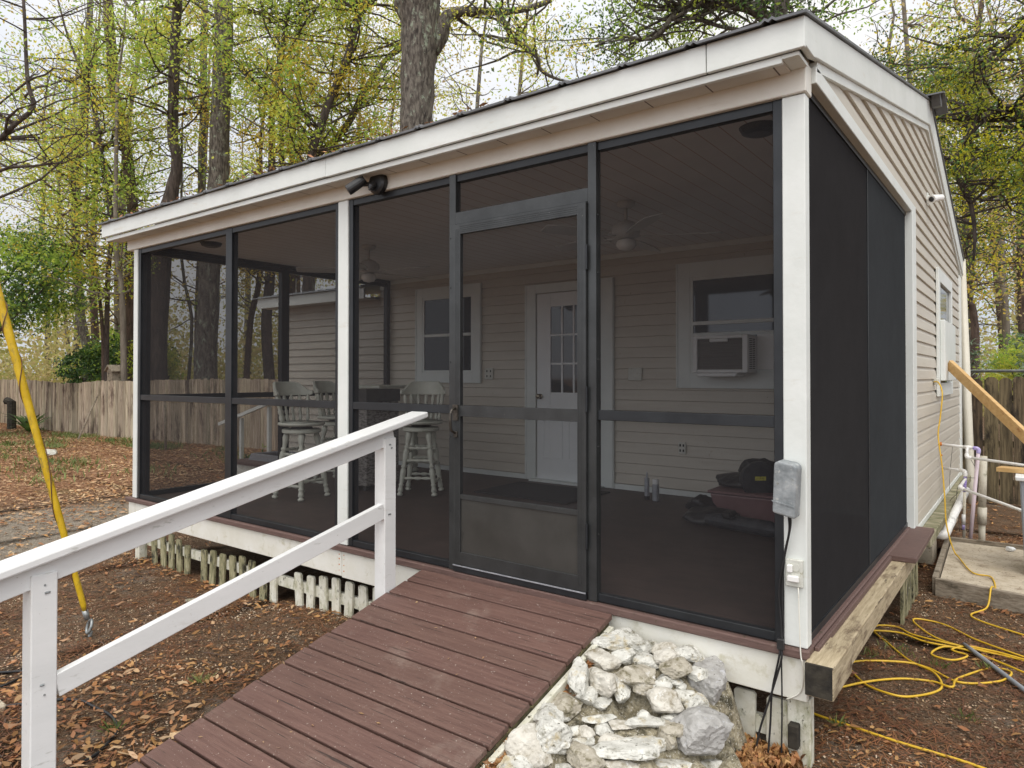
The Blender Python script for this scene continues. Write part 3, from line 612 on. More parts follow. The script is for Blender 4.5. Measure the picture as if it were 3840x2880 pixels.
# ---------------- ramp ----------------
RZ = lambda y: -.030 + .252 * (y + .025)
RP = thing('ramp', 'sloping brown painted plank ramp leading up to the screen door', 'ramp', (-1.6, -1.2, -.5))
m = MB(); y = -.026; i = 0; nrm = Vector((0, -.252, 1)).normalized(); al = Vector((0, -1, -.252)).normalized()
while i < 16:
    p = Vector((-1.59, y, RZ(y))) + al * .0685 - nrm * .014
    j = rnd.uniform(-.006, .006); tw = rnd.uniform(-.002, .002)
    m.bar(p + Vector((-.665 + j, 0, tw)), p + Vector((.665 + j * .6, 0, -tw)), .1345, .028, nrm); y += al.y * .146; i += 1
pl = m.build('planks', 'brown_ramp', RP, .005, seg=2)
e = Vector((0, -.04, RZ(-.04) - .075)); e2 = Vector((0, -2.35, RZ(-2.35) - .075))
for x_ in (-2.22, -1.6, -.948):
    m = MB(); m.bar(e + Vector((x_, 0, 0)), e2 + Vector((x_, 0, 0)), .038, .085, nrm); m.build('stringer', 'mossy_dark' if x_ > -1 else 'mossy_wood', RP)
m = MB(); m.bar(e + Vector((-.911, -.0, -.035)), e2 + Vector((-.911, 0, -.035)), .028, .13, nrm); m.build('side_board', 'white_dirty', RP, .003)
for i in range(13):
    yy = -.36 - i * .135 + rnd.uniform(-.02, .02); zt = RZ(yy) - .085 + rnd.uniform(-.015, .01); a = rnd.uniform(-.35, .1)
    m = MB(); m.bar((-.875 + rnd.uniform(0, .02), yy, zt), (-.86, yy + .02, zt - .16), .075, .014, (math.cos(a), math.sin(a), 0)); m.build('picket', 'white_dirty', RP, .002)

# ---------------- handrail ----------------
HR = thing('handrail', 'white painted wooden handrail sloping down along the left side of the ramp', 'handrail', (-2.3, -1.1, -.5))
for y0 in (-.325, -2.115):
    post_ = MB(); zt = .898 + .2206 * (y0) - .045; post_.box(-2.352, -2.262, y0, y0 + .09, gz(-2.3, y0) - .05, zt + .018)
    post_.build('post', 'white_rail', HR, .004)
sl_ = .2206; rz = lambda y: .925 + sl_ * y
m = MB(); m.bar((-2.300, .006, rz(.006)), (-2.300, -3.2, rz(-3.2)), .142, .036, (0, -sl_, 1)); tr_ = m.build('top_rail', 'white_rail', HR, .008, seg=2)
m = MB(); m.bar((-2.292, -.240, rz(-.240) - .066), (-2.292, -3.1, rz(-3.1) - .066), .036, .088, (0, -sl_, 1))
m.v = [v for v in m.v]; m.build('upper_rail', 'white_rail', HR, .003)
m = MB(); s2 = (.37 + .04) / 1.68; m.bar((-2.284, -.326, .373), (-2.284, -2.024, .373 - 1.698 * .2455), .036, .092, (0, -.2455, 1)); m.build('middle_rail', 'white_rail', HR, .003)
nh = MB()
for y0, zs in ((-.28, (.74, .76, .35)), (-2.07, (.33, .36, -.02, -.06))):
    for z_ in zs: nh.tube([(-2.263, y0 + rnd.uniform(-.02, .02), z_), (-2.2605, y0, z_)], .0045, 8)
o_ = nh.build('nail_heads', 'galv_steel', HR); o_['kind'] = 'stuff'
# ---------------- fixtures on and in the porch ----------------
def dome(mb, c, r, h, n=14): mb.lathe(c, [(r, 0), (r * .96, h * .35), (r * .75, h * .75), (r * .35, h * .97), (.001, h)], n)
F = thing('floodlight', 'black outdoor floodlight on the porch beam, one lamp head aimed down and left', 'outdoor light', (-2.66, -.03, 2.43))
m = MB(); m.tube([(-2.655, -.012, 2.435), (-2.655, -.045, 2.435), (-2.655, -.055, 2.435)], [.075, .075, .060], 22); m.build('base_plate', 'black_plastic', F, smooth=False)
m = MB(); m.tube([(-2.70, -.056, 2.430), (-2.745, -.095, 2.425)], .014, 8); m.tube([(-2.705, -.10, 2.455), (-2.725, -.115, 2.437), (-2.775, -.165, 2.385), (-2.785, -.175, 2.375)], [.022, .033, .035, .033], 16); m.build('lamp_head', 'black_plastic', F)
m = MB(); m.tube([(-2.66, -.056, 2.42), (-2.66, -.085, 2.40), (-2.665, -.088, 2.385)], [.026, .022, .016], 12); m.tube([(-2.655, -.089, 2.392), (-2.665, -.10, 2.375)], [.008, .006], 8); m.build('socket', 'black_plastic', F)
CM = thing('security_camera', 'small white security camera on the beige gable siding of the side wall', 'security camera', (.02, 4.2, 2.76))
m = MB(); m.box(.012, .022, 4.14, 4.20, 2.72, 2.83); m.tube([(.022, 4.17, 2.80), (.05, 4.17, 2.79), (.075, 4.16, 2.765)], .012, 8); m.build('bracket', 'white_paint', CM)
m = MB(); m.tube([(.12, 4.22, 2.785), (.075, 4.13, 2.765), (.055, 4.085, 2.752)], [.028, .034, .037], 14); m.build('camera_body', 'pvc_white', CM)
m = MB(); m.tube([(.0545, 4.084, 2.7515), (.052, 4.080, 2.750)], [.025, .022], 14); m.build('lens', 'black_plastic', CM)
GB = thing('junction_box', 'battered grey metal box tilted on the corner post above two hanging cords', 'electrical box', (-.06, -.07, .69))
m = MB(); m.prism([(-.112, .586), (-.020, .566), (-.010, .782), (-.022, .796), (-.085, .806), (-.104, .796)], 'y', -.105, -.018); m.build('box_body', 'grey_box', GB, .012, seg=3)
m = MB(); m.prism([(-.112, .640), (-.020, .620), (-.020, .614), (-.112, .634)], 'y', -.1075, -.1055); m.build('crease', 'grey_box', GB)
OB = thing('outdoor_outlet', 'off-white weathered outdoor outlet with open flip covers on the corner post', 'outlet', (-.045, -.01, .32))
m = MB(); m.box(-.082, -.012, -.018, .0015, .262, .378); m.build('cover_plate', 'outlet_white', OB, .003)
m = MB(); m.tube([(-.040, -.0185, .345), (-.040, -.021, .345)], .017, 14); m.build('socket', 'outlet_white', OB)
m = MB(); m.box(-.072, -.050, -.040, -.0185, .325, .358); m.box(-.072, -.024, -.036, -.0185, .285, .312); m.build('flip_cover', 'pvc_white', OB, .004)
bk = thing('hanging_cord', 'thin black power cords running down the corner post to the ground', 'cord', (-.09, -.03, .55))
m = MB()
m.tube(curve_pts([(-.060, -.05, .575), (-.062, -.03, .50), (-.088, -.012, .38), (-.098, -.014, .2), (-.092, -.016, .08), (-.100, -.030, .0), (-.105, -.04, -.05), (-.135, -.035, -.2), (-.145, -.03, -.35), (-.150, -.06, -.52)], 6), .0045, 6)
m.tube(curve_pts([(-.052, -.05, .572), (-.056, -.035, .52), (-.082, -.020, .40), (-.108, -.020, .25), (-.100, -.022, .1), (-.096, -.032, .0), (-.096, -.04, -.06), (-.14, -.04, -.22), (-.185, -.05, -.38), (-.20, -.08, -.51)], 6), .0045, 6)
m.tube(curve_pts([(-.098, -.030, .02), (-.0955, -.034, -.06), (-.094, -.034, -.25), (-.094, -.05, -.52)], 6), .0035, 6)
m.build('cord', 'black_rubber', bk, smooth=True)
bx(-.112, -.084, -.046, -.022, -.012, .035).build('cord_clip', 'black_plastic', bk, .003)
wc = MB(); wc.tube(curve_pts([(-.03, -.014, .262), (-.02, -.024, .0), (-.012, -.026, -.05), (-.014, -.006, -.12), (-.03, -.006, -.19), (-.085, -.006, -.232)], 6), .003, 6)
tag(wc.build('outlet_wire', 'skirt_white', None, smooth=True), 'thin white wire curving down from the outlet across the white skirt board', 'wire')

# ceiling fans
def fan(x, y, lab, a0):
    f = thing('ceiling_fan', lab, 'ceiling fan', (x, y, CZ), 'ceiling fans under the porch ceiling')
    m = MB(); m.lathe((x, y, CZ - .045), [(.035, 0), (.065, .02), (.068, .0445)], 16); m.lathe((x, y, 2.30), [(.012, 0), (.012, .1)], 8); m.build('downrod', 'fan_white', f, smooth=True)
    m = MB(); m.lathe((x, y, 2.17), [(.05, 0), (.095, .015), (.105, .05), (.10, .09), (.06, .12), (.02, .135)], 20); m.build('motor', 'fan_white', f, smooth=True)
    m = MB(); m.lathe((x, y, 2.08), [(.01, 0), (.05, .01), (.075, .04), (.07, .075), (.04, .088)], 18); m.build('lamp_shade', 'glass_lamp', f, smooth=True)
    for k in range(5):
        a = a0 + k * 2 * math.pi / 5; d = Vector((math.cos(a), math.sin(a), 0)); n = Vector((-math.sin(a), math.cos(a), 0)); c = Vector((x, y, 2.185))
        m = MB(); m.bar(c + d * .09, c + d * .19, .025, .008); vs = []
        for t_, w_ in ((.17, .05), (.22, .062), (.48, .072), (.62, .070), (.68, .045)):
            for s_ in (-1, 1):
                for q in (0, .006): vs.append(c + d * t_ + n * (w_ * s_) + Vector((0, 0, .012 * s_ + q)))
        fs = [];
        for i in range(4): b = i * 4; fs += [(b, b + 2, b + 6, b + 4), (b + 1, b + 5, b + 7, b + 3), (b, b + 4, b + 5, b + 1), (b + 2, b + 3, b + 7, b + 6)]
        fs += [(0, 1, 3, 2), (16, 18, 19, 17)]
        m.add(vs, fs); m.build('blade', 'fan_white', f)
    return f
fan(-1.6, 1.42, 'white ceiling fan behind the right-hand screen bay', .45)
fan(-4.4, 1.42, 'white ceiling fan seen just right of the white middle post', .2)
for (x, y, lab) in ((-.335, .46, 'round black ceiling speaker near the right corner post'), (-5.5, .42, 'round black ceiling speaker near the left end of the porch')):
    m = MB(); m.lathe((x, y, CZ - .04), [(.055, 0), (.085, .012), (.10, .0395)], 22); tag(m.build('ceiling_speaker', 'black_plastic', None, smooth=False), lab, 'speaker', 'round black ceiling speakers')
# small outlets on the back wall
def wallbox(x, z, w_, h_, lab, n, slots=True):
    t_ = thing(n, lab, 'outlet', (x, D - .02, z)); bx(x - w_ / 2, x + w_ / 2, D - .036, D - .020, z - h_ / 2, z + h_ / 2).build('cover_plate', 'outlet_white', t_, .003)
    m = MB()
    if slots == True:
        for i in (-1, 1):
            for j in (-1, 1): m.box(x + i * w_ * .22 - .008, x + i * w_ * .22 + .008, D - .0385, D - .0365, z + j * h_ * .22 - .012, z + j * h_ * .22 + .012)
        m.build('slot', 'black_plastic', t_)
wallbox(-4.385, 1.195, .125, .135, 'white outlet plate with four dark slots, just right of the left porch window', 'wall_outlet')
wallbox(-2.47, 1.185, .15, .13, 'plain pale blank wall plate on the siding right of the house door', 'wall_plate', False)
wallbox(-1.965, .465, .075, .115, 'small low outlet on the siding below the air conditioner window', 'wall_outlet')

# window air conditioner
A = thing('air_conditioner', 'white window air conditioner sticking out of the right porch window', 'air conditioner', (-1.5, 3.1, 1.2))
ax0, ax1, ay0, ay1, az0, az1 = -1.745, -1.235, 3.0, 3.262, 1.195, 1.535
m = MB(); m.box(ax0, ax0 + .045, ay0, ay1, az0, az1); m.box(ax1 - .05, ax1, ay0, ay1, az0, az1); m.box(ax0 + .045, ax1 - .05, ay0, ay1, az1 - .03, az1); m.box(ax0 + .045, ax1 - .05, ay0, ay1, az0, az0 + .03)
m.box(ax0 + .16, ax1 - .18, ay0 - .002, ay0 + .02, az1 - .06, az1 - .031)
m.prism([(ax0 + .02, az0 - .001), (ax0 + .05, az0 - .035), (ax1 - .12, az0 - .035), (ax1 - .09, az0 - .001)], 'y', ay0 + .005, ay1)
m.build('casing', 'ac_white', A, .006)
m = MB(); m.box(ax0 + .045, ax1 - .05, ay0 + .025, ay0 + .03, az0 + .03, az1 - .03)
for i in range(22): z_ = az0 + .038 + i * .0125; m.box(ax0 + .046, ax1 - .051, ay0 + .012, ay0 + .024, z_, z_ + .003)
m.build('coil_grille', 'ac_coil', A)
m = MB()
for i in range(17):
    for j in range(2): y_ = ay0 + .045 + j * .085; m.box(ax1 + .0002, ax1 + .0016, y_, y_ + .07, az0 + .035 + i * .0165, az0 + .043 + i * .0165)
m.build('side_vent', 'black_plastic', A)

# ---------------- bar stools ----------------
ST = thing('bar_stool', 'sage grey swivel bar stool at the left end of the porch, nearest the front screen', 'bar stool', (0, 0, 0), 'sage grey turned-wood bar stools on the porch')
m = MB(); m.lathe((0, 0, .690), [(.10, 0), (.205, .004), (.222, .016), (.218, .034), (.19, .040), (.10, .032), (.001, .030)], 28); m.build('seat', 'stool_sage', ST, smooth=True)
m = MB(); m.lathe((0, 0, .664), [(.10, 0), (.10, .026)], 16); m.build('swivel_plate', 'black_plastic', ST)
m = MB(); m.lathe((0, 0, .622), [(.17, 0), (.182, .008), (.182, .034), (.17, .042)], 24); m.build('seat_ring', 'stool_sage', ST)
LEGP = [(a_ * 1.32, b_) for a_, b_ in [(.016, 0), (.022, .015), (.024, .03), (.014, .05), (.013, .058), (.021, .07), (.019, .11), (.0145, .15), (.0195, .165), (.0195, .18), (.014, .19), (.017, .22), (.022, .34), (.021, .40), (.014, .43), (.022, .445), (.022, .465), (.014, .48), (.016, .52), (.024, .64), (.022, .70), (.014, .73), (.022, .745), (.022, .765), (.014, .78), (.018, .84), (.026, .93), (.019, 1.0)]]
def leg_at(k, z):
    a = math.pi / 4 + k * math.pi / 2; r_ = .245 - (z / .622) * (.245 - .135); return Vector((math.cos(a) * r_, math.sin(a) * r_, z))
for k in range(4): m = MB(); m.lathe(None, LEGP, 10, a=leg_at(k, 0), b=leg_at(k, .6215)); m.build('leg', 'stool_sage', ST, smooth=True)
SP = [(a_ * 1.25, b_) for a_, b_ in [(.008, 0), (.010, .1), (.014, .22), (.010, .34), (.008, .38), (.013, .43), (.015, .5), (.013, .57), (.008, .62), (.010, .66), (.014, .78), (.010, .9), (.008, 1)]]
for k in range(4):
    for z_ in ((.13, .30, .42) if k % 2 == 0 else (.17, .34, .46)):
        m = MB(); m.lathe(None, SP, 8, a=leg_at(k, z_), b=leg_at((k + 1) % 4, z_)); m.build('stretcher', 'stool_sage', ST, smooth=True)
NB = 7
for i in range(NB):
    a = R(180) + R(-62 + 124 * i / (NB - 1)); p0 = Vector((math.cos(a) * .185, math.sin(a) * .185, .724)); p1 = Vector((math.cos(a) * .232 - .01, math.sin(a) * .222, .985))
    m = MB(); m.lathe(None, [(a_ * 1.3, b_) for a_, b_ in [(.009, 0), (.014, .1), (.013, .2), (.008, .28), (.013, .33), (.013, .40), (.008, .45), (.010, .6), (.016, .8), (.013, .88), (.008, 1)]], 8, a=p0, b=p1); m.build('spindle', 'stool_sage', ST, smooth=True)
m = MB(); vs = []; n = 26
for i in range(n + 1):
    u = -1 + 2 * i / n; a = R(180) + R(74) * u; ro = .252; ri = .226
    top = 1.115 - .004 * u * u - .085 * sstep(.45, .95, abs(u)); bot = .978 + .012 * sstep(.85, 1, abs(u))
    for r_ in (ri, ro):
        off = -.012
        for z_ in (bot, top): vs.append((math.cos(a) * r_ + off - (z_ - .98) * .12, math.sin(a) * r_ * .98, z_))
fs = []
for i in range(n):
    b = i * 4; c = b + 4
    fs += [(b, b + 1, c + 1, c), (b + 2, c + 2, c + 3, b + 3), (b + 1, b + 3, c + 3, c + 1), (b, c, c + 2, b + 2)]
fs += [(0, 2, 3, 1), (n * 4, n * 4 + 1, n * 4 + 3, n * 4 + 2)]
m.add(vs, fs); cr = m.build('crest_rail', 'stool_sage', ST, .004)
m = MB(); a = R(180); m.box(-.275, -.2735, -.035, .035, 1.062, 1.080); m.build('handle_slot', 'black_plastic', cr)
dup(ST, (-5.46, 1.90, -.004), R(12), 'sage grey bar stool farther back, partly hidden by the white middle post')
dup(ST, (-4.12, 1.86, -.004), R(-58), 'sage grey bar stool standing alone right of the wicker cabinet')
ST.location = (-4.88, 1.0, -.004); ST.rotation_euler.z = R(8)
# wicker cabinet and bar table
WC = thing('wicker_cabinet', 'dark wicker cabinet with a black top behind the middle post', 'cabinet', (-4.86, 1.82, 0))
m = MB(); m.box(-5.08, -4.64, 1.60, 2.06, .04, .90); m.build('body', 'wicker', WC, .01)
m = MB(); m.box(-5.09, -4.63, 1.59, 2.07, .9005, 1.03); m.build('lid', 'wicker_top', WC, .006)
for px in (-5.04, -4.68):
    for py in (1.64, 2.02): bx(px - .025, px + .025, py - .025, py + .025, -.003, .0395).build('foot', 'wicker_top', WC)
BT = thing('bar_table', 'tall sage grey bar table between the stools and the left screens', 'table', (-5.75, 2.6, 0))
bx(-6.07, -5.2, 2.28, 3.0, 1.02, 1.055).build('tabletop', 'stool_sage', BT, .006)
for px in (-6.0, -5.27):
    for py in (2.35, 2.93): m = MB(); m.lathe(None, [(r_ * 1.25, h_) for r_, h_ in LEGP], 10, a=(px, py, -.003), b=(px, py, 1.02)); m.build('leg', 'stool_sage', BT, smooth=True)

# mat, sealant tube, can, tub with bag and bucket
m = MB(); m.box(-3.74, -2.62, 2.22, 3.02, -.0035, .008); tag(m.build('door_mat', 'mat_dark', None, .003), 'dark grey door mat on the porch floor in front of the house door', 'door mat')
q = thing('sealant_tube', 'slim sealant tube with a nozzle standing on the floor at the back wall', 'sealant tube', (-2.16, 2.9, -.003))
m = MB(); m.lathe((-2.16, 2.9, .03), [(.024, 0), (.024, .17), (.010, .176), (.010, .188), (.004, .23)], 14); m.build('body', 'can_silver', q, smooth=False)
m = MB(); m.lathe((-2.16, 2.9, -.003), [(.0245, 0), (.0245, .0325)], 14); m.build('plunger_cap', 'black_plastic', q)
q = thing('spray_can', 'fatter silver spray can standing right beside the sealant tube', 'spray can', (-2.06, 2.88, -.003))
m = MB(); m.lathe((-2.06, 2.88, -.003), [(.030, 0), (.033, .006), (.033, .145), (.026, .157)], 16); m.build('body', 'can_silver', q)
m = MB(); m.lathe((-2.06, 2.88, .1545), [(.030, 0), (.030, .04), (.024, .046)], 16); m.build('cap', 'ac_white', q)
TB = thing('storage_tub', 'dusty pink plastic storage tub on the porch floor under black bags', 'storage tub', (-1.12, 2.55, 0))
m = MB()
def frust(mb, cx, cy, w0, d0, w1, d1, z0, z1):
    vs = [(cx + sx * w / 2, cy + sy * d / 2, z) for (w, d, z) in ((w0, d0, z0), (w1, d1, z1)) for sx, sy in ((-1, -1), (1, -1), (1, 1), (-1, 1))]
    mb.add(vs, [(0, 3, 2, 1), (4, 5, 6, 7), (0, 1, 5, 4), (1, 2, 6, 5), (2, 3, 7, 6), (3, 0, 4, 7)])
frust(m, -1.06, 2.62, .50, .34, .60, .42, -.003, .205); m.build('tub_body', 'tub_pink', TB, .015, seg=2)
m = MB(); m.box(-1.375, -.745, 2.40, 2.84, .2055, .228); m.build('tub_rim', 'tub_pink', TB, .006)
def rockmesh(mb, c, sx, sy, sz, yaw, rs, npl=14, sub=3, jit=.02, rough=.0):
    bm = bmesh.new(); bmesh.ops.create_icosphere(bm, subdivisions=sub, radius=1.0)
    pn = rs.normal(size=(npl, 3)); pn /= np.linalg.norm(pn, axis=1)[:, None]; pd = rs.uniform(.62, .92, npl)
    V = np.array([v.co[:] for v in bm.verts]); V /= np.linalg.norm(V, axis=1)[:, None]
    dt = V @ pn.T; r_ = np.where(dt > .05, pd / np.maximum(dt, .05), 9).min(1); r_ = np.minimum(r_, 1.12)
    V = V * r_[:, None]
    if rough: ph = rs.uniform(0, 6, 3); V += V * (rough * (np.sin(V[:, 0] * 9 + ph[0]) * np.sin(V[:, 1] * 8 + ph[1]) + .5 * np.sin(V[:, 2] * 17 + ph[2]) * np.sin(V[:, 0] * 15)))[:, None]
    if sub > 3: V += V * (.035 * np.sin(V[:, 0] * 14 + ph[0] * 3) * np.sin(V[:, 1] * 13 + ph[1] * 2) * np.sin(V[:, 2] * 15 + ph[2]))[:, None]
    V += rs.normal(size=V.shape) * jit
    V *= np.array([sx, sy, sz]) / 2; ca, sa = math.cos(yaw), math.sin(yaw)
    W = np.stack([V[:, 0] * ca - V[:, 1] * sa + c[0], V[:, 0] * sa + V[:, 1] * ca + c[1], V[:, 2] + c[2]], 1)
    mb.add([tuple(p) for p in W], [tuple(v.index for v in f.verts) for f in bm.faces]); bm.free()
rs = np.random.RandomState(3)
m = MB(); rockmesh(m, (-1.12, 2.72, .27), .66, .34, .15, .1, rs, 9, 3, .0, .06); rockmesh(m, (-1.02, 2.76, .36), .42, .28, .26, .2, rs, 9, 3, .0, .06)
tag(m.build('plastic_bag', 'bag_black', None, smooth=True), 'crumpled black plastic bag piled on top of the pink tub', 'bag')
BK = thing('black_bucket', 'dark round bucket lid with a small yellow label leaning on the pink tub', 'bucket', (-1.0, 2.45, .2))
m = MB(); c0 = Vector((-1.005, 2.56, .325)); dd_ = Vector((.62, -.78, .05)).normalized()
m.tube([c0 - dd_ * .10, c0 - dd_ * .02, c0, c0 + dd_ * .025], [.125, .140, .152, .150], 26); m.tube([c0 + dd_ * .0255, c0 + dd_ * .0256, c0 + dd_ * .034, c0 + dd_ * .036], [.150, .150, .150, .135], 26)
m.build('body', 'tool_dark', BK)
pc = c0 + dd_ * .0375 + Vector((.0, .0, .015)); rr = dd_.cross(Vector((0, 0, 1))).normalized(); uu = rr.cross(dd_)
m = MB(); m.add([pc + rr * (-.045) + uu * .016, pc + rr * .045 + uu * .016, pc + rr * .045 - uu * .016, pc + rr * (-.045) - uu * .016], [(0, 1, 2, 3)]); m.build('label_sticker', 'label_yellow', BK)
m = MB(); rockmesh(m, (-1.30, 2.22, .055), .46, .30, .13, .3, rs, 9, 3, .0, .05); rockmesh(m, (-1.42, 2.42, .10), .26, .24, .21, .3, rs, 9, 3, .0, .05)
tag(m.build('tarp_bundle', 'bag_black', None, smooth=True), 'dark folded bundle lying on the floor left of and below the pink tub', 'bundle')
TL = thing('power_tool', 'dark cylindrical tool lying on the porch floor below the pink tub', 'tool', (-1.0, 2.05, 0))
m = MB(); m.tube([(-1.26, 2.10, .055), (-1.15, 2.08, .06), (-.75, 2.0, .06), (-.62, 1.98, .055)], [.035, .058, .058, .03], 16); m.build('body', 'tool_dark', TL)
m = MB(); m.box(-1.10, -1.02, 1.96, 2.1, .1, .15); m.build('handle', 'black_plastic', TL, .015)

# ---------------- landing, frames and rail beyond the left screens ----------------
LD = thing('landing', 'low brown-topped white landing outside the left end of the porch', 'landing', (-7.4, 2.8, -.6))
bx(-8.44, XL - .06, 2.33, 3.27, -.075, -.035).build('boards', 'brown_deck', LD, .004)
bx(-8.42, XL - .07, 2.36, 2.39, -.27, -.0755).build('skirt_board', 'skirt_white', LD)
for x_ in (-8.3, -7.3, -6.4): bx(x_, x_ + .09, 2.4, 2.49, -.62, -.0755).build('post', 'mossy_wood', LD)
AF = thing('frame_stack', 'stack of silver aluminium window frames lying on the brown landing', 'frames', (-7.7, 2.8, -.03))
for i in range(4):
    z_ = -.034 + i * .024
    m = MB(); x0, x1, y0, y1 = -8.25 + i * .02, -7.15 + i * .03, 2.55, 3.05
    m.box(x0, x1, y0, y0 + .03, z_, z_ + .022); m.box(x0, x1, y1 - .03, y1, z_, z_ + .022); m.box(x0, x0 + .03, y0 + .03, y1 - .03, z_, z_ + .022); m.box(x1 - .03, x1, y0 + .03, y1 - .03, z_, z_ + .022)
    m.build('frame', 'can_silver' if i % 2 else 'roof_galv', AF)
FRL = thing('handrail', 'white handrail seen through the left screens beyond the landing', 'handrail', (-9.2, 3.0, -.6))
m = MB(); m.bar((-9.9, 3.05, .38), (-8.05, 3.05, .88), .04, .05); m.build('top_rail', 'white_paint', FRL)
for x_ in (-9.35, -8.6): bx(x_, x_ + .05, 3.075, 3.125, -.62, .50 + (x_ + 9.35) * .27).build('post', 'white_paint', FRL)
# ---------------- timber, plank and right side yard ----------------
TM = thing('timber', 'long pale wooden timber with a blackened end along the right side of the porch', 'timber', (.06, 1, -.2))
m = MB(); m.box(.014, .104, .30, 3.10, -.165, -.048); m.build('beam', 'timber_new', TM, .005)
m = MB(); m.box(.006, .118, -.062, .2995, -.168, -.030); o = m.build('end_block', ['timber_new', 'timber_black'], TM, .004)
o.data.polygons[[i for i, p in enumerate(o.data.polygons) if p.normal.y < -.9][0]].material_index = 1
m = MB(); m.box(.0085, .028, .085, 2.0, -.0465, -.012); tag(m.build('edge_strip', 'brown_deck', None, .004), 'flaking brown edge strip lying along the base of the dark side screen', 'trim strip')
m = MB(); m.bar((.082, 2.02, -.028), (.072, 3.14, -.030), .165, .036); tag(m.build('plank', 'brown_deck', None, .004), 'short brown painted plank lying across the timber below the white corner trim', 'plank')
PF = thing('pad_frame', 'low wooden frame round a sandy concrete pad beside the house', 'frame', (.8, 3.9, -.52))
zz = -.535
m = MB(); m.bar((.165, 3.085, -.45), (1.7, 2.80, -.45), .038, .14); m.build('board', 'grey_wood', PF, .004)
m = MB(); m.bar((.158, 3.11, -.45), (.10, 4.79, -.45), .038, .14); m.build('board', 'grey_wood', PF, .004)
m = MB(); m.bar((.10, 4.80, -.455), (1.7, 4.80, -.455), .038, .13); m.build('board', 'grey_wood', PF, .004)
m = MB(); m.prism([(.185, 3.11), (1.7, 2.84), (1.7, 4.77), (.13, 4.77)], 'z', -.53, -.425); m.build('concrete_pad', 'concrete', PF)
# pvc plumbing
PV = thing('water_pipes', 'white and purple-stained plastic supply pipes coming out of the side wall', 'pipes', (.25, 5.0, -.52))
def pipe(pts, r, mt, nm='pipe', n=10, par=None): m = MB(); m.tube(pts, r, n); return m.build(nm, mt, par or PV, smooth=True)
def elbow(a, c, b, r=.019, mt='pvc_white'):
    a, c, b = Vector(a), Vector(c), Vector(b); p = curve_pts([a, c.lerp(a, .35), c.lerp((a + b) / 2, .25), c.lerp(b, .35), b], 3); return pipe(p, r, mt, 'fitting')
r0 = .0135
pipe([(.0, 5.09, .478), (.325, 4.995, .462)], r0, 'pvc_white'); pipe([(.22, 5.02, .468), (.28, 5.005, .465)], .019, 'pvc_white', 'fitting')
elbow((.30, 5.0, .463), (.343, 4.99, .46), (.34, 4.985, .415), mt='pvc_purple')
pipe([(.34, 4.985, .42), (.262, 4.94, -.55)], r0 * 1.25, 'pvc_pink')
pipe([(.25, 5.0, .465), (.248, 4.96, .40)], r0, 'pvc_white'); elbow((.248, 4.965, .405), (.248, 4.95, .375), (.285, 4.95, .372))
pipe([(.27, 4.95, .373), (.80, 4.80, .335), (1.6, 4.6, .30)], r0, 'pvc_white')
pipe([(.0, 5.32, .215), (.20, 5.03, .232)], r0, 'pvc_white'); elbow((.195, 5.04, .232), (.232, 5.0, .23), (.232, 4.995, .18), mt='pvc_white')
pipe([(.232, 4.995, .19), (.226, 4.99, .03)], r0 * 1.1, 'pvc_purple'); pipe([(.226, 4.99, .03), (.215, 4.98, -.56)], r0, 'pvc_old')
pipe([(.217, 4.98, -.19), (.2155, 4.98, -.29)], .018, 'pvc_white', 'fitting'); pipe([(.2155, 4.98, -.29), (.215, 4.98, -.34)], .0145, 'pvc_purple')
pipe([(.232, 4.99, .16), (.197, 4.93, .09)], r0, 'pvc_white'); elbow((.2, 4.935, .095), (.19, 4.92, .075), (.225, 4.90, .068))
pipe([(.21, 4.91, .071), (.68, 4.63, -.045), (1.2, 4.3, -.18)], r0, 'pvc_white')
for (x_, y_, z_, s_) in ((.02, 5.09, .478, .034), (.018, 5.32, .215, .028), (.02, 5.16, .36, .018)):
    m = MB(); rockmesh(m, (x_, y_, z_), s_, s_ * 1.6, s_ * 1.3, 0, rs, 8, 2, .04); m.build('foam_blob', 'foam_orange', PV, smooth=True)
DP = thing('drain_pipe', 'thick white drain pipe bending up along the house foundation', 'pipe', (.15, 4.6, -.5))
pipe([(-.1, 4.42, -.305), (.07, 4.42, -.305)], .037, 'pvc_white', par=DP); pipe(curve_pts([(.05, 4.42, -.305), (.10, 4.42, -.305), (.118, 4.47, -.275), (.13, 4.55, -.23)], 4), .042, 'pvc_white', 'fitting', par=DP)
pipe([(.12, 4.5, -.255), (.215, 5.35, .0)], .037, 'pvc_white', par=DP); pipe([(.128, 4.56, -.237), (.14, 4.66, -.207)], .043, 'pvc_white', 'fitting', par=DP)
m = MB(); m.tube([(.104, 7.75, -.56), (.104, 7.75, -.25), (.018, 7.72, 2.70)], .052, 14); tag(m.build('vent_pipe', 'pvc_cream', None, smooth=True), 'tall cream vent pipe standing at the back corner of the house', 'pipe')
OP = thing('standpipe', 'stained old plastic standpipe with a coupling rising from the dirt', 'pipe', (.36, 5.15, -.52))
pipe([(.352, 5.15, -.57), (.358, 5.15, -.25)], .029, 'pvc_old', n=12, par=OP); pipe([(.357, 5.15, -.30), (.361, 5.15, -.13)], .039, 'pvc_old', 'coupling', 12, OP); pipe([(.36, 5.15, -.14), (.372, 5.15, .375)], .034, 'pvc_old', n=12, par=OP)
m = MB(); m.tube([(.02, 5.3, -.50), (.42, 5.0, -.505)], .02, 8); tag(m.build('ground_pipe', 'pvc_old', None, smooth=True), 'short dirty plastic pipe lying flat on the dirt behind the wooden frame', 'pipe')
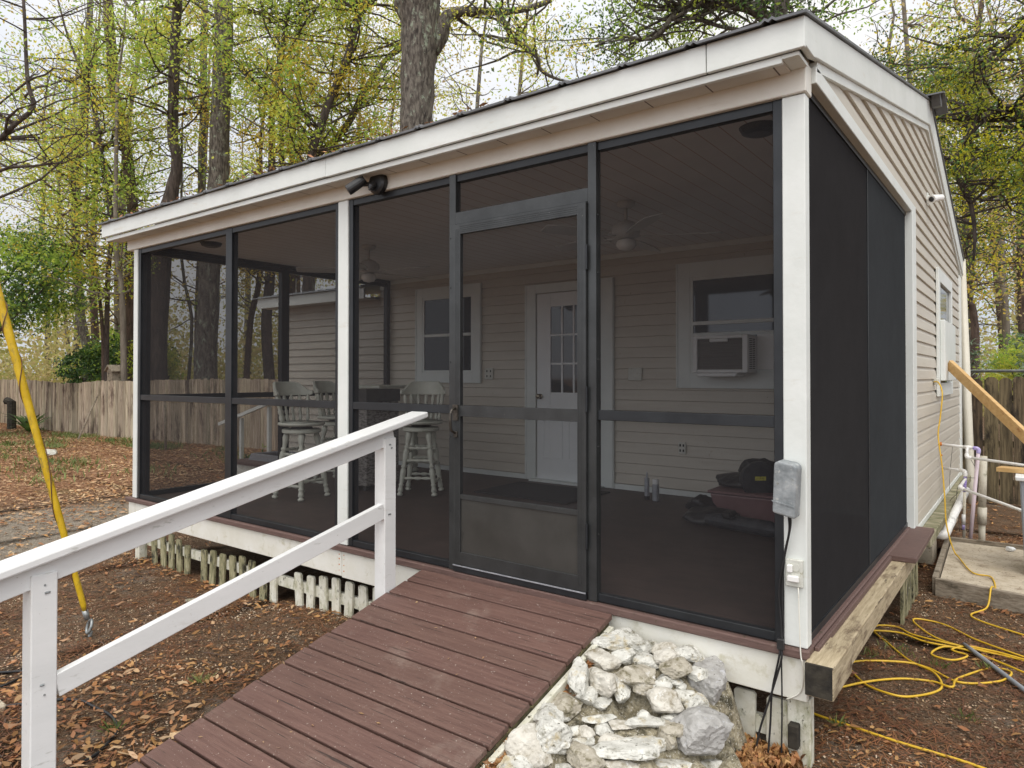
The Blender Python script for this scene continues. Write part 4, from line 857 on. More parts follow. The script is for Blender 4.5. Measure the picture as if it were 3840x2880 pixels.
tw_ = MB(); tw_.tube(curve_pts([(.07, 5.7, .40), (.03, 5.9, .1), (.07, 5.4, -.02), (.16, 5.1, .0), (.08, 5.2, -.12), (.05, 5.3, -.35)], 8), .0022, 5); tw_.tube(curve_pts([(.23, 5.0, .44), (.34, 4.98, .2), (.22, 4.95, .16), (.15, 5.1, -.02), (.19, 4.9, -.35)], 8), .0022, 5)
tag(tw_.build('loose_wire', 'black_rubber', None, smooth=True), 'thin dark wire looping loosely round the plastic supply pipes', 'wire')
m = MB(); A_ = Vector((.095, 5.12, 1.285)); B_ = Vector((1.75, 3.16, -.44)); m.bar(A_, B_, .042, .098); tag(m.build('leaning_board', 'lumber_yellow', None, .003), 'fresh yellow lumber board leaning on the side wall by the window', 'board')
GBn = thing('plastic_bin', 'grey plastic bin with a pale rim at the right edge of the picture', 'bin', (.88, 3.95, -.42))
m = MB(); frust(m, .90, 3.95, .38, .38, .44, .44, -.425, .33); m.build('bin_body', 'bin_grey', GBn, .01)
m = MB(); frust(m, .90, 3.95, .49, .49, .50, .50, .3305, .365); m.build('rim', 'ac_white', GBn, .006)
m = MB(); m.bar((.535, 4.02, .385), (1.5, 3.80, .395), .14, .036); tag(m.build('lumber_offcut', 'lumber_yellow', None, .002), 'short yellow lumber board resting on top of the grey bin', 'board')
m = MB(); m.tube([(.42, 2.03, -.505), (.484, 1.912, -.503), (.725, 1.467, -.50), (.95, 1.05, -.50)], .013, 8); tag(m.build('grey_conduit', 'bin_grey', None, smooth=True), 'grey conduit lying on the dirt among the yellow cord loops', 'conduit')

# yellow extension cord
YC = [(-0.087, 0.862), (0.038, 1.046), (0.177, 1.236), (0.319, 1.306), (0.417, 1.261), (0.431, 1.44), (0.568, 1.751), (0.665, 1.718), (0.613, 1.528), (0.442, 1.399), (0.282, 1.508), (0.141, 1.497), (-0.086, 1.325), (0.021, 1.057), (0.165, 0.958), (0.265, 1.012), (0.37, 1.226), (0.321, 1.432), (0.18, 1.568), (0.023, 1.846), (-0.084, 2.004), (-0.075, 2.12), (0.027, 2.197), (0.132, 2.097), (0.312, 2.032), (0.557, 2.029), (0.80, 2.0), (0.673, 2.056), (0.467, 2.214), (0.277, 2.424), (0.112, 2.413), (0.137, 2.28), (0.307, 2.093), (0.636, 1.999), (.95, 1.95), (1.0, 2.3), (.75, 2.45), (0.424, 2.65), (0.537, 3.198)]
hang = [(.537, 3.20, -.42), (0.496, 3.5, -.412), (0.372, 3.56, -.412), (0.247, 4.0, -.40), (0.212, 4.05, -0.37), (0.171, 4.1, -0.26), (0.142, 4.15, -0.122), (0.129, 4.2, 0.079), (0.107, 4.25, 0.34), (0.073, 4.3, 0.617), (0.086, 4.35, 0.789), (0.098, 4.4, 1.004), (0.061, 4.5, 1.102), (0.015, 4.57, 1.111)]
P3 = []
for i, (x_, y_) in enumerate(YC[:-1]): P3.append((x_, y_, gz(x_, y_) + .012 + .006 * math.sin(i * 1.9)))
P3.append((.50, 2.86, -.48)); P3.append((.52, 2.99, -.368))
m = MB(); m.tube(curve_pts(P3 + hang, 9), .0062, 7)
m.tube(curve_pts([(x_, y_, gz(x_, y_) + .02) for x_, y_ in [(0.433, 1.965), (0.32, 1.942), (0.273, 1.754), (0.38, 1.719), (0.448, 1.857), (0.364, 1.913), (0.437, 2.03), (0.557, 2.029), (0.643, 2.005), (.9, 1.9)]], 8), .0062, 7)
m.tube(curve_pts([(x_, y_, gz(x_, y_) + .017) for x_, y_ in [(-.084, 2.0), (.06, 2.06), (.22, 1.98), (.42, 1.97), (.60, 1.86), (.9, 1.6)]], 8), .0062, 7)
tag(m.build('extension_cord', 'yellow_cord', None, smooth=True), 'long yellow extension cord hanging from the side wall and looping over the dirt', 'cord')
m = MB(); m.tube(curve_pts([(x_, y_, gz(x_, y_) + .009) for x_, y_ in ((-.3, .62), (-.099, .534), (.08, .50), (.27, .47), (.42, .46), (.56, .45), (.8, .40))], 8), .0062, 7)
tag(m.build('extension_cord', 'yellow_cord', None, smooth=True), 'separate yellow cord running out from under the porch in the bottom right', 'cord')
m = MB(); m.box(.016, .05, 4.56, 4.64, 1.085, 1.14); tag(m.build('wall_outlet', 'outlet_white', None, .004), 'white outlet cover on the side wall where the yellow cord is plugged in', 'outlet')
# black cords at the bottom left
m = MB(); m.tube(curve_pts([(x_, y_, gz(x_, y_) + .010) for x_, y_ in ((-3.9, -2.25), (-3.6, -1.98), (-3.43, -1.86), (-3.33, -1.74), (-3.233, -1.65), (-3.13, -1.60), (-3.015, -1.588), (-2.86, -1.575), (-2.698, -1.612), (-2.60, -1.70), (-2.538, -1.785), (-2.5, -1.95))], 8), .0075, 7)
tag(m.build('black_cable', 'black_rubber', None, smooth=True), 'black cable snaking over the leaves behind the nearest handrail post', 'cable')
m = MB(); m.tube(curve_pts([(x_, y_, gz(x_, y_) + .012) for x_, y_ in ((-4.1, -1.75), (-3.9, -1.62), (-3.79, -1.66), (-3.74, -1.80), (-3.85, -1.95))], 8), .007, 7)
tag(m.build('black_cable', 'black_rubber', None, smooth=True), 'short black cable loop at the left edge of the picture', 'cable')
m = MB(); m.box(-3.85, -3.40, -2.1, -1.84, -.64, -.50); o = m.build('concrete_block', 'concrete', None, .012); tag(o, 'grey concrete block at the bottom left corner under the black cable', 'block')

# ---------------- yellow guy-wire guard ----------------
G = thing('guy_wire', 'slanting guy wire inside a faded yellow plastic guard at the left', 'guy wire', (-4.32, -1.1, -.6))
a = Vector((-4.306, -1.13, -.405)); b = Vector((-4.45, -1.579, 1.64)); dr_ = (b - a)
m = MB(); pts = [a + dr_ * t_ for t_ in (0, .02, .2, .4, .6, .8, 1, 1.2)]; m.tube(pts, [.015, .018, .020, .022, .023, .025, .026, .026], 12); m.build('plastic_guard', 'yellow_guard', G, smooth=True)
m = MB(); n_ = 150; vs = []
for i in range(n_ + 1):
    t_ = 1.15 * i / n_; p = a + dr_ * t_; r_ = .0195 + .0065 * t_; q = t_ * 27 + 2.2 * math.sin(t_ * 6.3); r1 = Vector((1, 0, 0)); r2 = dr_.normalized().cross(r1).normalized(); r1 = r2.cross(dr_.normalized()); vs.append(p + r1 * math.cos(q) * (r_ + .003) + r2 * math.sin(q) * (r_ + .003))
m.tube(vs, .0032, 5); m.build('twisted_wire', 'rust_wire', G, smooth=True)
m = MB(); m.tube([a - dr_ * .0, a - dr_ * .03], [.02, .018], 10)
c_ = a - dr_ * .055
ring = [c_ + Vector((math.cos(q) * .027, math.sin(q) * .012, math.sin(q) * .04)) for q in [2 * math.pi * i / 16 for i in range(17)]]; m.tube(ring, .010, 8, cap=False)
m.tube([c_ - Vector((0, -.01, .035)), (-4.321, -1.1, -.64)], [.012, .014], 8); m.build('eye_bolt', 'galv_steel', G, smooth=True)

# ---------------- rock fountain ----------------
RK =  [(-0.836, -0.115, -0.09, 0.18, 0.107), (-0.712, -0.116, -0.1, 0.099, 0.082), (-0.831, -0.283, -0.13, 0.113, 0.092), (-0.85, -0.447, -0.17, 0.078, 0.171), (-0.739, -0.423, -0.17, 0.117, 0.128), (-0.673, -0.388, -0.19, 0.046, 0.102), (-0.642, -0.303, -0.15, 0.134, 0.119), (-0.593, -0.312, -0.18, 0.102, 0.092), (-0.575, -0.134, -0.1, 0.107, 0.085), (-0.498, -0.207, -0.11, 0.098, 0.093), (-0.491, -0.054, -0.1, 0.107, 0.08), (-0.412, -0.087, -0.18, 0.136, 0.219), (-0.526, -0.231, -0.16, 0.082, 0.067), (-0.485, -0.356, -0.2, 0.104, 0.114), (-0.448, -0.247, -0.2, 0.076, 0.061), (-0.387, -0.268, -0.22, 0.074, 0.099), (-0.323, -0.389, -0.27, 0.194, 0.175), (-0.855, -0.582, -0.24, 0.145, 0.11), (-0.69, -0.56, -0.25, 0.102, 0.039), (-0.598, -0.539, -0.26, 0.101, 0.053), (-0.51, -0.461, -0.25, 0.125, 0.063), (-0.426, -0.373, -0.25, 0.087, 0.053), (-0.655, -0.592, -0.28, 0.067, 0.062), (-0.75, -0.675, -0.28, 0.053, 0.057), (-0.706, -0.665, -0.28, 0.062, 0.062), (-0.433, -0.459, -0.28, 0.071, 0.095), (-0.772, -0.813, -0.25, 0.129, 0.125), (-0.847, -0.866, -0.27, 0.115, 0.129), (-0.502, -0.622, -0.29, 0.207, 0.069), (-0.637, -0.752, -0.31, 0.128, 0.109), (-0.519, -0.687, -0.34, 0.145, 0.072), (-0.383, -0.527, -0.37, 0.138, 0.083), (-0.294, -0.39, -0.41, 0.188, 0.094), (-0.773, -0.892, -0.29, 0.077, 0.081), (-0.824, -0.996, -0.31, 0.111, 0.088), (-0.772, -0.932, -0.33, 0.053, 0.053), (-0.688, -0.824, -0.35, 0.09, 0.036), (-0.583, -0.692, -0.3, 0.05, 0.046), (-0.475, -0.223, -0.18, 0.041, 0.031), (-0.823, -0.622, -0.26, 0.044, 0.034)]
RF = thing('rock_fountain', 'mortared mound of white and grey rocks round a small dry basin beside the ramp', 'rock fountain', (-.6, -.55, -.52))
RA = np.array(RK)
def mound(x, y):
    d2 = (RA[:, 0] - x) ** 2 + (RA[:, 1] - y) ** 2 + 1e-4; w_ = 1 / d2 ** 1.6; z = (RA[:, 2] * w_).sum() / w_.sum() - .040
    bd = math.hypot((x + .60) / .13, (y + .40) / .11); z -= .10 * max(0, 1 - bd * bd)
    dmin = math.sqrt(d2.min()); f = sstep(.20, .09, dmin) if False else 1 - sstep(.09, .22, dmin)
    e_ = gz(x, y) - .03; return e_ + (z - e_) * f + .006 * math.sin(x * 60) * math.sin(y * 53)
gx = np.arange(-.89, -.02, .016); gy = np.arange(-1.5, -.001, .016); m = MB()
m.v = [(float(x_), float(y_), mound(x_, y_)) for y_ in gy for x_ in gx]; nx_ = len(gx)
m.f = [(j * nx_ + i, j * nx_ + i + 1, (j + 1) * nx_ + i + 1, (j + 1) * nx_ + i) for j in range(len(gy) - 1) for i in range(nx_ - 1)]; m.mi = [0] * len(m.f)
m.build('mortar_bed', 'mortar', RF, smooth=True)
kinds = {11: 'rock_grey', 16: 'rock_grey', 25: 'rock_tan', 2: 'rock_cream', 4: 'rock_cream', 8: 'rock_cream', 13: 'rock_cream', 19: 'rock_cream', 24: 'rock_cream', 27: 'rock_cream', 30: 'rock_cream', 33: 'rock_cream', 42: 'rock_cream', 45: 'rock_cream', 48: 'rock_tan', 51: 'rock_cream', 54: 'rock_tan', 7: 'rock_tan', 6: 'rock_tan', 17: 'rock_tan', 9: 'rock_tan', 29: 'rock_tan'}
extra = [(-.76, -.20, -.12, .08, .07), (-.655, -.20, -.12, .09, .08), (-.60, -.07, -.10, .1, .07), (-.41, -.17, -.13, .07, .07), (-.53, -.30, -.16, .06, .05), (-.80, -.38, -.16, .07, .07), (-.79, -.50, -.20, .08, .08), (-.72, -.49, -.22, .06, .06), (-.40, -.45, -.25, .07, .06), (-.55, -.43, -.25, .05, .05), (-.86, -.70, -.24, .09, .1), (-.60, -.62, -.29, .08, .05), (-.46, -.53, -.30, .08, .05), (-.68, -.70, -.29, .07, .05), (-.40, -.58, -.36, .08, .06), (-.56, -.76, -.36, .1, .07), (-.74, -.78, -.29, .06, .05), (-.25, -.30, -.40, .08, .06), (-.66, -.86, -.36, .09, .08), (-.60, -.86, -.40, .2, .1), (-.50, -.80, -.42, .17, .1), (-.68, -.98, -.42, .16, .12), (-.80, -1.12, -.38, .14, .12), (-.40, -.66, -.45, .18, .1), (-.27, -.52, -.50, .22, .12), (-.62, -1.15, -.46, .2, .14), (-.90, -1.25, -.40, .13, .12)]
for i, (x_, y_, z_, w_, h_) in enumerate(list(RK) + extra):
    m = MB(); flat = .5 if i in (18, 19, 20, 28) else 1
    if y_ > -.09 - h_ * .45: y_ = min(y_, -.012 - w_ * .42)
    rockmesh(m, (x_, y_, z_ - .025), w_ * 1.45, max(h_ * 1.42, w_ * .7), max(h_, w_ * .5) * .92 * (flat if flat < 1 else 1), .647 + rs.uniform(-.2, .2), rs, 13, 4, .006, .04)
    m.build('rock', kinds.get(i, 'rock'), RF)
PB = MB()
for i in range(320):
    x_, y_ = rs.uniform(-.95, -.25), rs.uniform(-1.3, -.1); s_ = rs.uniform(.006, .014)
    rockmesh(PB, (x_, y_, mound(x_, y_) + s_ * .2), s_, s_, s_ * .7, 0, rs, 6, 1, .02)
o = PB.build('pebbles', 'rock_tan', RF); o['kind'] = 'stuff'
# loose stones in the yard
def stone(nm, c, s, mt, lab, cat='stone', npl=12):
    m = MB(); rockmesh(m, c, *s, rs.uniform(0, 3), rs, npl, 3, .01, .03); tag(m.build(nm, mt, None), lab, cat)
stone('stone', (-3.17, -.035, -.575), (.14, .11, .08), 'rock_tan', 'flat sandy stone on the dirt in front of the white pickets')
stone('wood_piece', (-4.50, -.27, -.60), (.20, .08, .03), 'rock_tan', 'pale flat wood piece on the dirt in front of the mossy pickets', 'wood piece')
stone('stone', (-16.9, 3.05, -.55), (.75, .35, .18), 'rock', 'large pale stone on the leaves of the far left yard')
stone('stone', (.29, 1.0, -.525), (.22, .10, .02), 'rock', 'flat white stone in the dirt below the yellow cord loops')
stone('plastic_bottle', (.60, 4.62, -.40), (.09, .05, .045), 'ac_white', 'small clear crushed plastic bottle on the dirt near the standpipe', 'bottle')
TP = MB(); rockmesh(TP, (-3.07, -1.02, -.56), .075, .05, .02, .5, rs, 7, 2, .05); tag(TP.build('litter_scrap', 'ac_white', None), 'small crumpled pale litter scrap on the dirt below the handrail', 'litter')

# ---------------- fences ----------------
def fence(nm, lab, line, h, pw, gap, mt, top=None, dog=False, zb=None):
    f = thing(nm, lab, 'fence', (*line[0], -.6)); m = MB(); bk = MB(); pi = 0
    for (x0, y0), (x1, y1) in zip(line, line[1:]):
        L_ = math.hypot(x1 - x0, y1 - y0); ux, uy = (x1 - x0) / L_, (y1 - y0) / L_; s_ = 0
        while s_ < L_ - .02:
            w_ = pw * rnd.uniform(.85, 1.1); cx, cy = x0 + ux * (s_ + w_ / 2), y0 + uy * (s_ + w_ / 2)
            zt = -.58 + h + (top(cx, cy) if top else 0) + rnd.uniform(-.02, .02); tl = rnd.uniform(-.012, .012); off = rnd.uniform(-.008, .008)
            c = w_ * .28 if dog else .006
            P_ = [(-w_ / 2, -.68), (w_ / 2, -.68), (w_ / 2 + tl, zt - c), (w_ / 2 - c + tl, zt), (-w_ / 2 + c + tl, zt), (-w_ / 2 + tl, zt - c)]
            vs = []
            for dq in (0, .018): vs += [(cx + ux * u - uy * (dq + off), cy + uy * u + ux * (dq + off), z) for u, z in P_]
            n = 6; m.add(vs, [tuple(range(n)), tuple(range(2 * n - 1, n - 1, -1))] + [(i, i + n, (i + 1) % n + n, (i + 1) % n) for i in range(n)]); s_ += w_ + gap
        for zr in (-.25, h * .5 - .6, h - .85): bk.bar((x0 - uy * .04, y0 + ux * .04, zr), (x1 - uy * .04, y1 + ux * .04, zr), .035, .08)
    m.build('pickets', mt, f); bk.build('rails', mt, f)
    for (x0, y0), (x1, y1) in zip(line, line[1:]):
        for i in range(max(1, int(math.hypot(x1 - x0, y1 - y0) / 2.4))):
            t_ = i * 2.4 / math.hypot(x1 - x0, y1 - y0); px, py = x0 + (x1 - x0) * t_, y0 + (y1 - y0) * t_
            bx(px - .05, px + .05, py + .07, py + .17, -.68, -.62 + h).build('post', mt, f)
    return f
fence('picket_fence', 'long pale weathered board fence across the far left yard', [(-44, 7.3), (-30, 6.1), (-25.2, 5.72), (-21.2, 5.80), (-14.8, 6.5), (-9.2, 7.3)], 1.62, .125, .008, 'fence_pale', top=lambda x, y: -.10 * math.exp(-((x + 23.5) / 1.8) ** 2) + .06 * sstep(-20, -15, x))
fence('board_fence', 'dark brown dog-eared board fence behind the pipes at the right', [(-.9, 8.15), (9.5, 8.15)], 1.725, .15, .016, 'fence_dark', dog=True)
m = MB(); m.tube([(-1, 8.35, 1.235), (9, 8.35, 1.235)], .020, 8)
for i in range(6): m.tube([(-.9 + i * 2.0, 8.37, -.6), (-.9 + i * 2.0, 8.37, 1.22)], .018, 8)
tag(m.build('chain_link_rail', 'galv_steel', None, smooth=True), 'silver top rail of a chain-link fence just above the dark board fence', 'fence rail')
BH = thing('birdhouse', 'small weathered wooden birdhouse on top of the pale fence beside the porch', 'birdhouse', (-20.7, 6.0, 1.0))
m = MB(); m.prism([(-20.85, 1.03), (-20.55, 1.03), (-20.55, 1.34), (-20.70, 1.44), (-20.85, 1.34)], 'y', 5.88, 6.12); m.build('box', 'grey_wood', BH)
m = MB(); m.prism([(-20.92, 1.30), (-20.70, 1.46), (-20.48, 1.30), (-20.48, 1.33), (-20.70, 1.50), (-20.92, 1.33)], 'y', 5.82, 6.18); m.build('roof', 'grey_wood', BH)
m = MB(); m.tube([(-20.74, 5.876, 1.24), (-20.74, 5.879, 1.24)], .03, 10); m.build('entrance_hole', 'black_plastic', BH)
m = MB(); m.tube([(-20.4, 4.95, -.6), (-21.05, 5.72, .62)], .025, 7); tag(m.build('leaning_stick', 'grey_wood', None, smooth=True), 'long thin stick leaning against the pale fence', 'stick')
m = MB(); m.tube([(-26.3, 5.2, -.62), (-26.5, 5.25, .30), (-26.75, 5.2, .34)], .13, 8); tag(m.build('dark_post', 'timber_black', None), 'short dark post standing in front of the far pale fence', 'post')
m = MB(); m.tube([(-15.6, 5.0, -.62), (-15.75, 5.05, .75)], .03, 7); tag(m.build('thin_stake', 'grey_wood', None, smooth=True), 'thin upright stake in the yard seen through the left screen', 'stake')

# ---------------- plants ----------------
def sheet(P0, P1, wid, bend, n=5):
    P0 = Vector(P0); P1 = Vector(P1); d = P1 - P0; s_ = d.cross(Vector((0, 0, 1))).normalized(); out_ = []
    for i in range(n + 1):
        t_ = i / n; c = P0 + d * t_ + Vector((0, 0, bend * math.sin(t_ * math.pi) - bend * .5 * t_)); w_ = wid * (1 - t_) ** .6 * (.6 + .4 * min(1, t_ * 5)); out_.append((c - s_ * w_ / 2, c + s_ * w_ / 2))
    return [(*out_[i],) + (out_[i + 1][1], out_[i + 1][0]) for i in range(n)]
def rosette(nm, c, n, ln, wid, mt, lab, cat, up=.6, bend=.15):
    q = []
    for i in range(n):
        a = rnd.uniform(0, 6.28); u = rnd.uniform(.25, 1) * up; L_ = ln * rnd.uniform(.7, 1.1)
        q += sheet(c, (c[0] + math.cos(a) * L_, c[1] + math.sin(a) * L_, c[2] + u * L_), wid, bend * L_)
    tag(quads(nm, np.array([[tuple(v) for v in p] for p in q]), mt), lab, cat)
rosette('agave_plant', (-24.6, 5.15, -.6), 26, .95, .11, 'leaf_dark', 'spiky dark green agave growing in front of the pale fence', 'plant', .9)
def palm(nm, c, lab, n=34, mt='leaf_palm', R_=1.5):
    q = []
    for i in range(n):
        a = rnd.uniform(0, 6.28); L_ = R_ * rnd.uniform(.6, 1.1); hb = Vector((c[0] + math.cos(a) * L_ * .6, c[1] + math.sin(a) * L_ * .6, c[2] + rnd.uniform(.2, .9) * L_))
        for k in range(14):
            b_ = -1.2 + 2.4 * k / 13; dd_ = Vector((math.cos(a + b_), math.sin(a + b_), rnd.uniform(-.25, .25))); q += sheet(hb, hb + dd_ * .5, .03, .05, 3)
    tag(quads(nm, np.array([[tuple(v) for v in p] for p in q]), mt), lab, 'shrub')
palm('palmetto', (-.05, 12.6, .75), 'pale bluish palmetto fronds rising behind the dark board fence')
palm('palmetto', (1.5, 13.4, .7), 'pale palmetto fronds farther right behind the dark board fence')
# ---------------- trees ----------------
T = dict(
fork_left=[[-27.62,8.02,1.04,0.165],[-27.57,8.05,1.87,0.171],[-27.81,7.84,3.34,0.165],[-27.92,7.73,5.4,0.165],[-27.95,7.68,7.12,0.153],[-27.89,7.7,8.65,0.147],[-27.84,7.72,9.59,0.141],[-27.69,7.81,11.18,0.13],[-27.53,7.9,13.36,0.118],[-27.45,7.94,15.31,0.106]],
bent_red=[[-22.17,7.07,4.5,0.15],[-22.08,7.11,6.4,0.155],[-22.13,7.06,7.4,0.16],[-22.28,6.92,8.89,0.16],[-22.51,6.73,10.14,0.155],[-22.58,6.65,11.64,0.15],[-22.65,6.58,13.13,0.145]],
bent_red_limb=[[-22.3,6.91,8.35,0.075],[-22.64,6.65,8.57,0.08],[-22.96,6.42,8.27,0.065],[-23.44,6.06,8.15,0.055],[-23.84,5.76,7.95,0.045],[-24.2,5.49,7.85,0.035]],
bent_red_limb2=[[-22.17,7.03,7.0,0.06],[-22.49,6.79,7.4,0.06],[-22.97,6.43,7.0,0.05],[-23.45,6.07,6.6,0.045],[-23.97,5.68,6.2,0.03]],
dark_mid=[[-19.53,6.61,1.02,0.34],[-19.46,6.63,2.84,0.306],[-19.34,6.7,4.65,0.29],[-19.22,6.77,5.7,0.267],[-19.09,6.86,6.47,0.186],[-18.98,6.93,7.06,0.154],[-18.96,6.94,7.51,0.15],[-19.06,6.86,8.19,0.145],[-19.01,6.87,9.78,0.145],[-18.97,6.88,10.91,0.136],[-18.91,6.91,12.04,0.127]],
lichen=[[-18.35,7.5,0.8,0.34],[-18.31,7.51,2.38,0.299],[-18.2,7.56,4.65,0.286],[-18.03,7.66,6.47,0.283],[-17.98,7.68,7.51,0.272],[-17.93,7.69,9.32,0.263],[-17.87,7.72,10.68,0.254],[-17.84,7.72,12.04,0.245]],
lichen_limb=[[-17.66,7.86,11.57,0.068],[-17.37,8.08,11.7,0.054],[-16.87,8.46,11.64,0.041],[-16.33,8.87,11.7,0.02]],
lichen_limb2=[[-18.03,7.59,11.54,0.059],[-18.35,7.34,11.82,0.05],[-18.6,7.15,12.04,0.045]],
grey_fork=[[-22.24,9.48,7.48,0.125],[-22.21,9.48,9.32,0.125],[-22.16,9.5,10.41,0.12],[-22.15,9.48,12.04,0.114],[-22.11,9.48,14.22,0.109]],
grey_fork_limb=[[-22.22,9.45,10.3,0.092],[-22.33,9.37,10.52,0.087],[-22.84,8.96,11.45,0.076],[-23.44,8.49,12.59,0.06],[-23.74,8.26,13.24,0.054],[-24.34,7.79,14.22,0.044]],
thin_left=[[-21.7,6.22,0.87,0.071],[-21.68,6.21,2.92,0.071],[-21.64,6.22,4.35,0.067],[-21.54,6.28,5.45,0.067],[-21.53,6.27,6.02,0.067],[-21.66,6.17,6.88,0.062],[-21.77,6.07,7.83,0.062],[-21.87,5.97,8.87,0.057],[-22.1,5.79,9.92,0.048],[-22.24,5.67,10.45,0.043],[-22.54,5.43,11.4,0.033],[-22.8,5.22,12.59,0.024]],
far_left=[[-17.55,1.82,2.42,0.058],[-17.31,1.95,5.92,0.058],[-17.09,2.11,6.3,0.054],[-16.81,2.31,6.64,0.051],[-16.5,2.54,7.01,0.048],[-16.6,2.46,7.56,0.041],[-16.64,2.42,8.64,0.034],[-16.66,2.39,9.32,0.031]],
far_left_limb=[[-17.25,1.99,5.52,0.034],[-16.93,2.24,5.69,0.034],[-16.55,2.53,5.72,0.024],[-16.19,2.79,5.79,0.015]],
slim_dark=[[-15.67,8.18,6.68,0.077],[-15.68,8.15,8.49,0.073],[-15.69,8.13,9.56,0.069],[-15.58,8.2,10.64,0.06],[-15.47,8.27,11.5,0.052]],
slim_dark_l1=[[-15.73,8.12,8.4,0.043],[-16.0,7.9,8.96,0.039],[-16.34,7.64,9.35,0.03],[-16.75,7.33,9.69,0.019]],
slim_dark_l2=[[-15.64,8.17,9.69,0.039],[-15.37,8.36,10.38,0.034],[-15.09,8.56,10.98,0.03],[-14.68,8.87,11.5,0.022]],
slim_dark_l3=[[-15.79,8.05,10.21,0.03],[-16.02,7.86,10.85,0.026],[-16.12,7.78,11.5,0.022]],
lean_a=[[-14.24,8.02,6.63,0.102],[-14.02,8.17,7.61,0.106],[-13.78,8.33,8.39,0.102],[-13.45,8.57,9.37,0.094],[-13.21,8.74,10.43,0.077],[-13.01,8.88,10.96,0.069]],
lean_b=[[-15.36,9.04,7.13,0.097],[-15.04,9.28,7.66,0.102],[-14.61,9.59,8.28,0.097],[-14.18,9.9,9.3,0.088],[-13.75,10.21,10.09,0.066],[-13.39,10.48,10.49,0.053]],
oak=[[-10.61,8.25,6.61,0.372],[-10.57,8.27,7.33,0.381],[-10.56,8.27,8.06,0.39],[-10.52,8.29,8.78,0.426],[-10.5,8.29,9.32,0.453],[-10.55,8.24,9.87,0.544]],
oak_limb=[[-10.33,8.43,8.67,0.199],[-10.13,8.58,9.03,0.199],[-10.04,8.64,9.43,0.163],[-9.8,8.82,9.58,0.112],[-9.46,9.08,9.61,0.094],[-9.02,9.41,9.6,0.083],[-8.53,9.78,9.67,0.073],[-8.07,10.12,9.87,0.054]],
oak_limb2=[[-9.08,9.36,9.58,0.062],[-8.94,9.47,9.32,0.062],[-8.77,9.61,8.96,0.062],[-8.36,9.92,8.6,0.054],[-8.31,9.96,8.31,0.047],[-8.14,10.1,8.13,0.04],[-7.85,10.32,8.0,0.029],[-7.56,10.54,7.97,0.018]],
curve=[[-2.67,8.61,6.56,0.143],[-2.59,8.67,7.03,0.137],[-2.54,8.69,7.42,0.13]],
curve_limb=[[-2.67,8.6,7.0,0.109],[-2.88,8.44,7.26,0.109],[-3.12,8.25,7.34,0.099],[-3.44,8.02,7.37,0.078],[-3.71,7.82,7.32,0.06],[-3.92,7.66,7.23,0.052],[-4.25,7.41,6.77,0.029],[-4.65,7.11,6.82,0.018],[-5.0,6.85,6.66,0.013]],
curve_limb2=[[-2.92,8.42,6.9,0.029],[-3.23,8.18,6.95,0.034],[-3.5,7.97,7.03,0.026],[-3.6,7.9,7.1,0.013]],
pine_limb=[[1.25,10.97,4.91,0.1],[0.68,10.53,5.23,0.087],[0.46,10.36,5.41,0.075],[0.24,10.2,5.33,0.067],[0.02,10.03,5.08,0.057],[-0.17,9.9,4.66,0.05],[-0.15,9.92,4.28,0.042],[-0.01,10.03,3.91,0.035],[0.04,10.08,3.41,0.027],[0.02,10.07,3.01,0.017]],
pine_limb2=[[1.1,10.83,7.08,0.075],[0.69,10.52,6.65,0.055],[0.42,10.32,6.38,0.047],[0.22,10.17,6.2,0.037],[0.16,10.13,5.8,0.022]],
pine_limb3=[[1.24,10.97,4.41,0.062],[0.67,10.54,4.28,0.042],[0.35,10.3,4.08,0.03],[0.11,10.12,3.93,0.017]],
fr1=[[-0.72,23.31,1.71,0.125],[-0.72,23.3,2.71,0.115],[-0.79,23.24,3.41,0.1],[-0.94,23.11,4.01,0.075]],
fr2=[[0.47,29.22,2.05,0.177],[0.45,29.19,3.35,0.165],[0.41,29.13,5.11,0.147]],
screen_a=[[-17.75,9.21,0.88,0.167],[-17.82,9.13,2.92,0.157],[-17.69,9.2,4.73,0.143]],
screen_b=[[-19.83,11.39,1.54,0.179],[-19.79,11.38,4.26,0.163],[-19.76,11.38,5.35,0.152]],
screen_c=[[-20.14,9.91,0.85,0.104],[-20.0,9.98,3.09,0.099],[-19.74,10.15,4.65,0.089]],
screen_d=[[-20.7,8.23,0.86,0.055],[-20.59,8.28,3.0,0.05],[-20.84,8.07,4.9,0.045]],
thin_b=[[-20.23,6.08,1.02,0.086],[-20.24,6.05,2.61,0.082],[-20.28,5.99,3.97,0.077],[-20.39,5.9,5.1,0.068]],
thin_c=[[-21.79,6.14,2.44,0.052],[-21.89,6.03,4.11,0.048],[-21.98,5.96,4.73,0.043],[-22.15,5.82,5.39,0.038]],
)
rs = np.random.RandomState(11)
def extend_down(p, flare=1.35):
    """carry a trunk line down to the ground"""
    p = [tuple(q) for q in p]; x, y, z, r = p[0]
    if z > -.4:
        x1, y1, z1, r1 = p[min(2, len(p) - 1)]; n = 3; out_ = []
        for i in range(n):
            t_ = 1 - i / n; zz_ = -.75 + (z + .75) * (i / n); out_.append((x - (x1 - x) * .25 * t_, y - (y1 - y) * .25 * t_, zz_, r * (1 + (flare - 1) * t_ ** 2 + .12 * t_)))
        p = out_ + p
    return p
def smooth_line(p, k=3):
    c = curve_pts([q[:3] for q in p], k); rr = []
    for i in range(len(p) - 1):
        for j in range(k): rr.append(p[i][3] + (p[i + 1][3] - p[i][3]) * j / k)
    rr.append(p[-1][3]); return c, rr
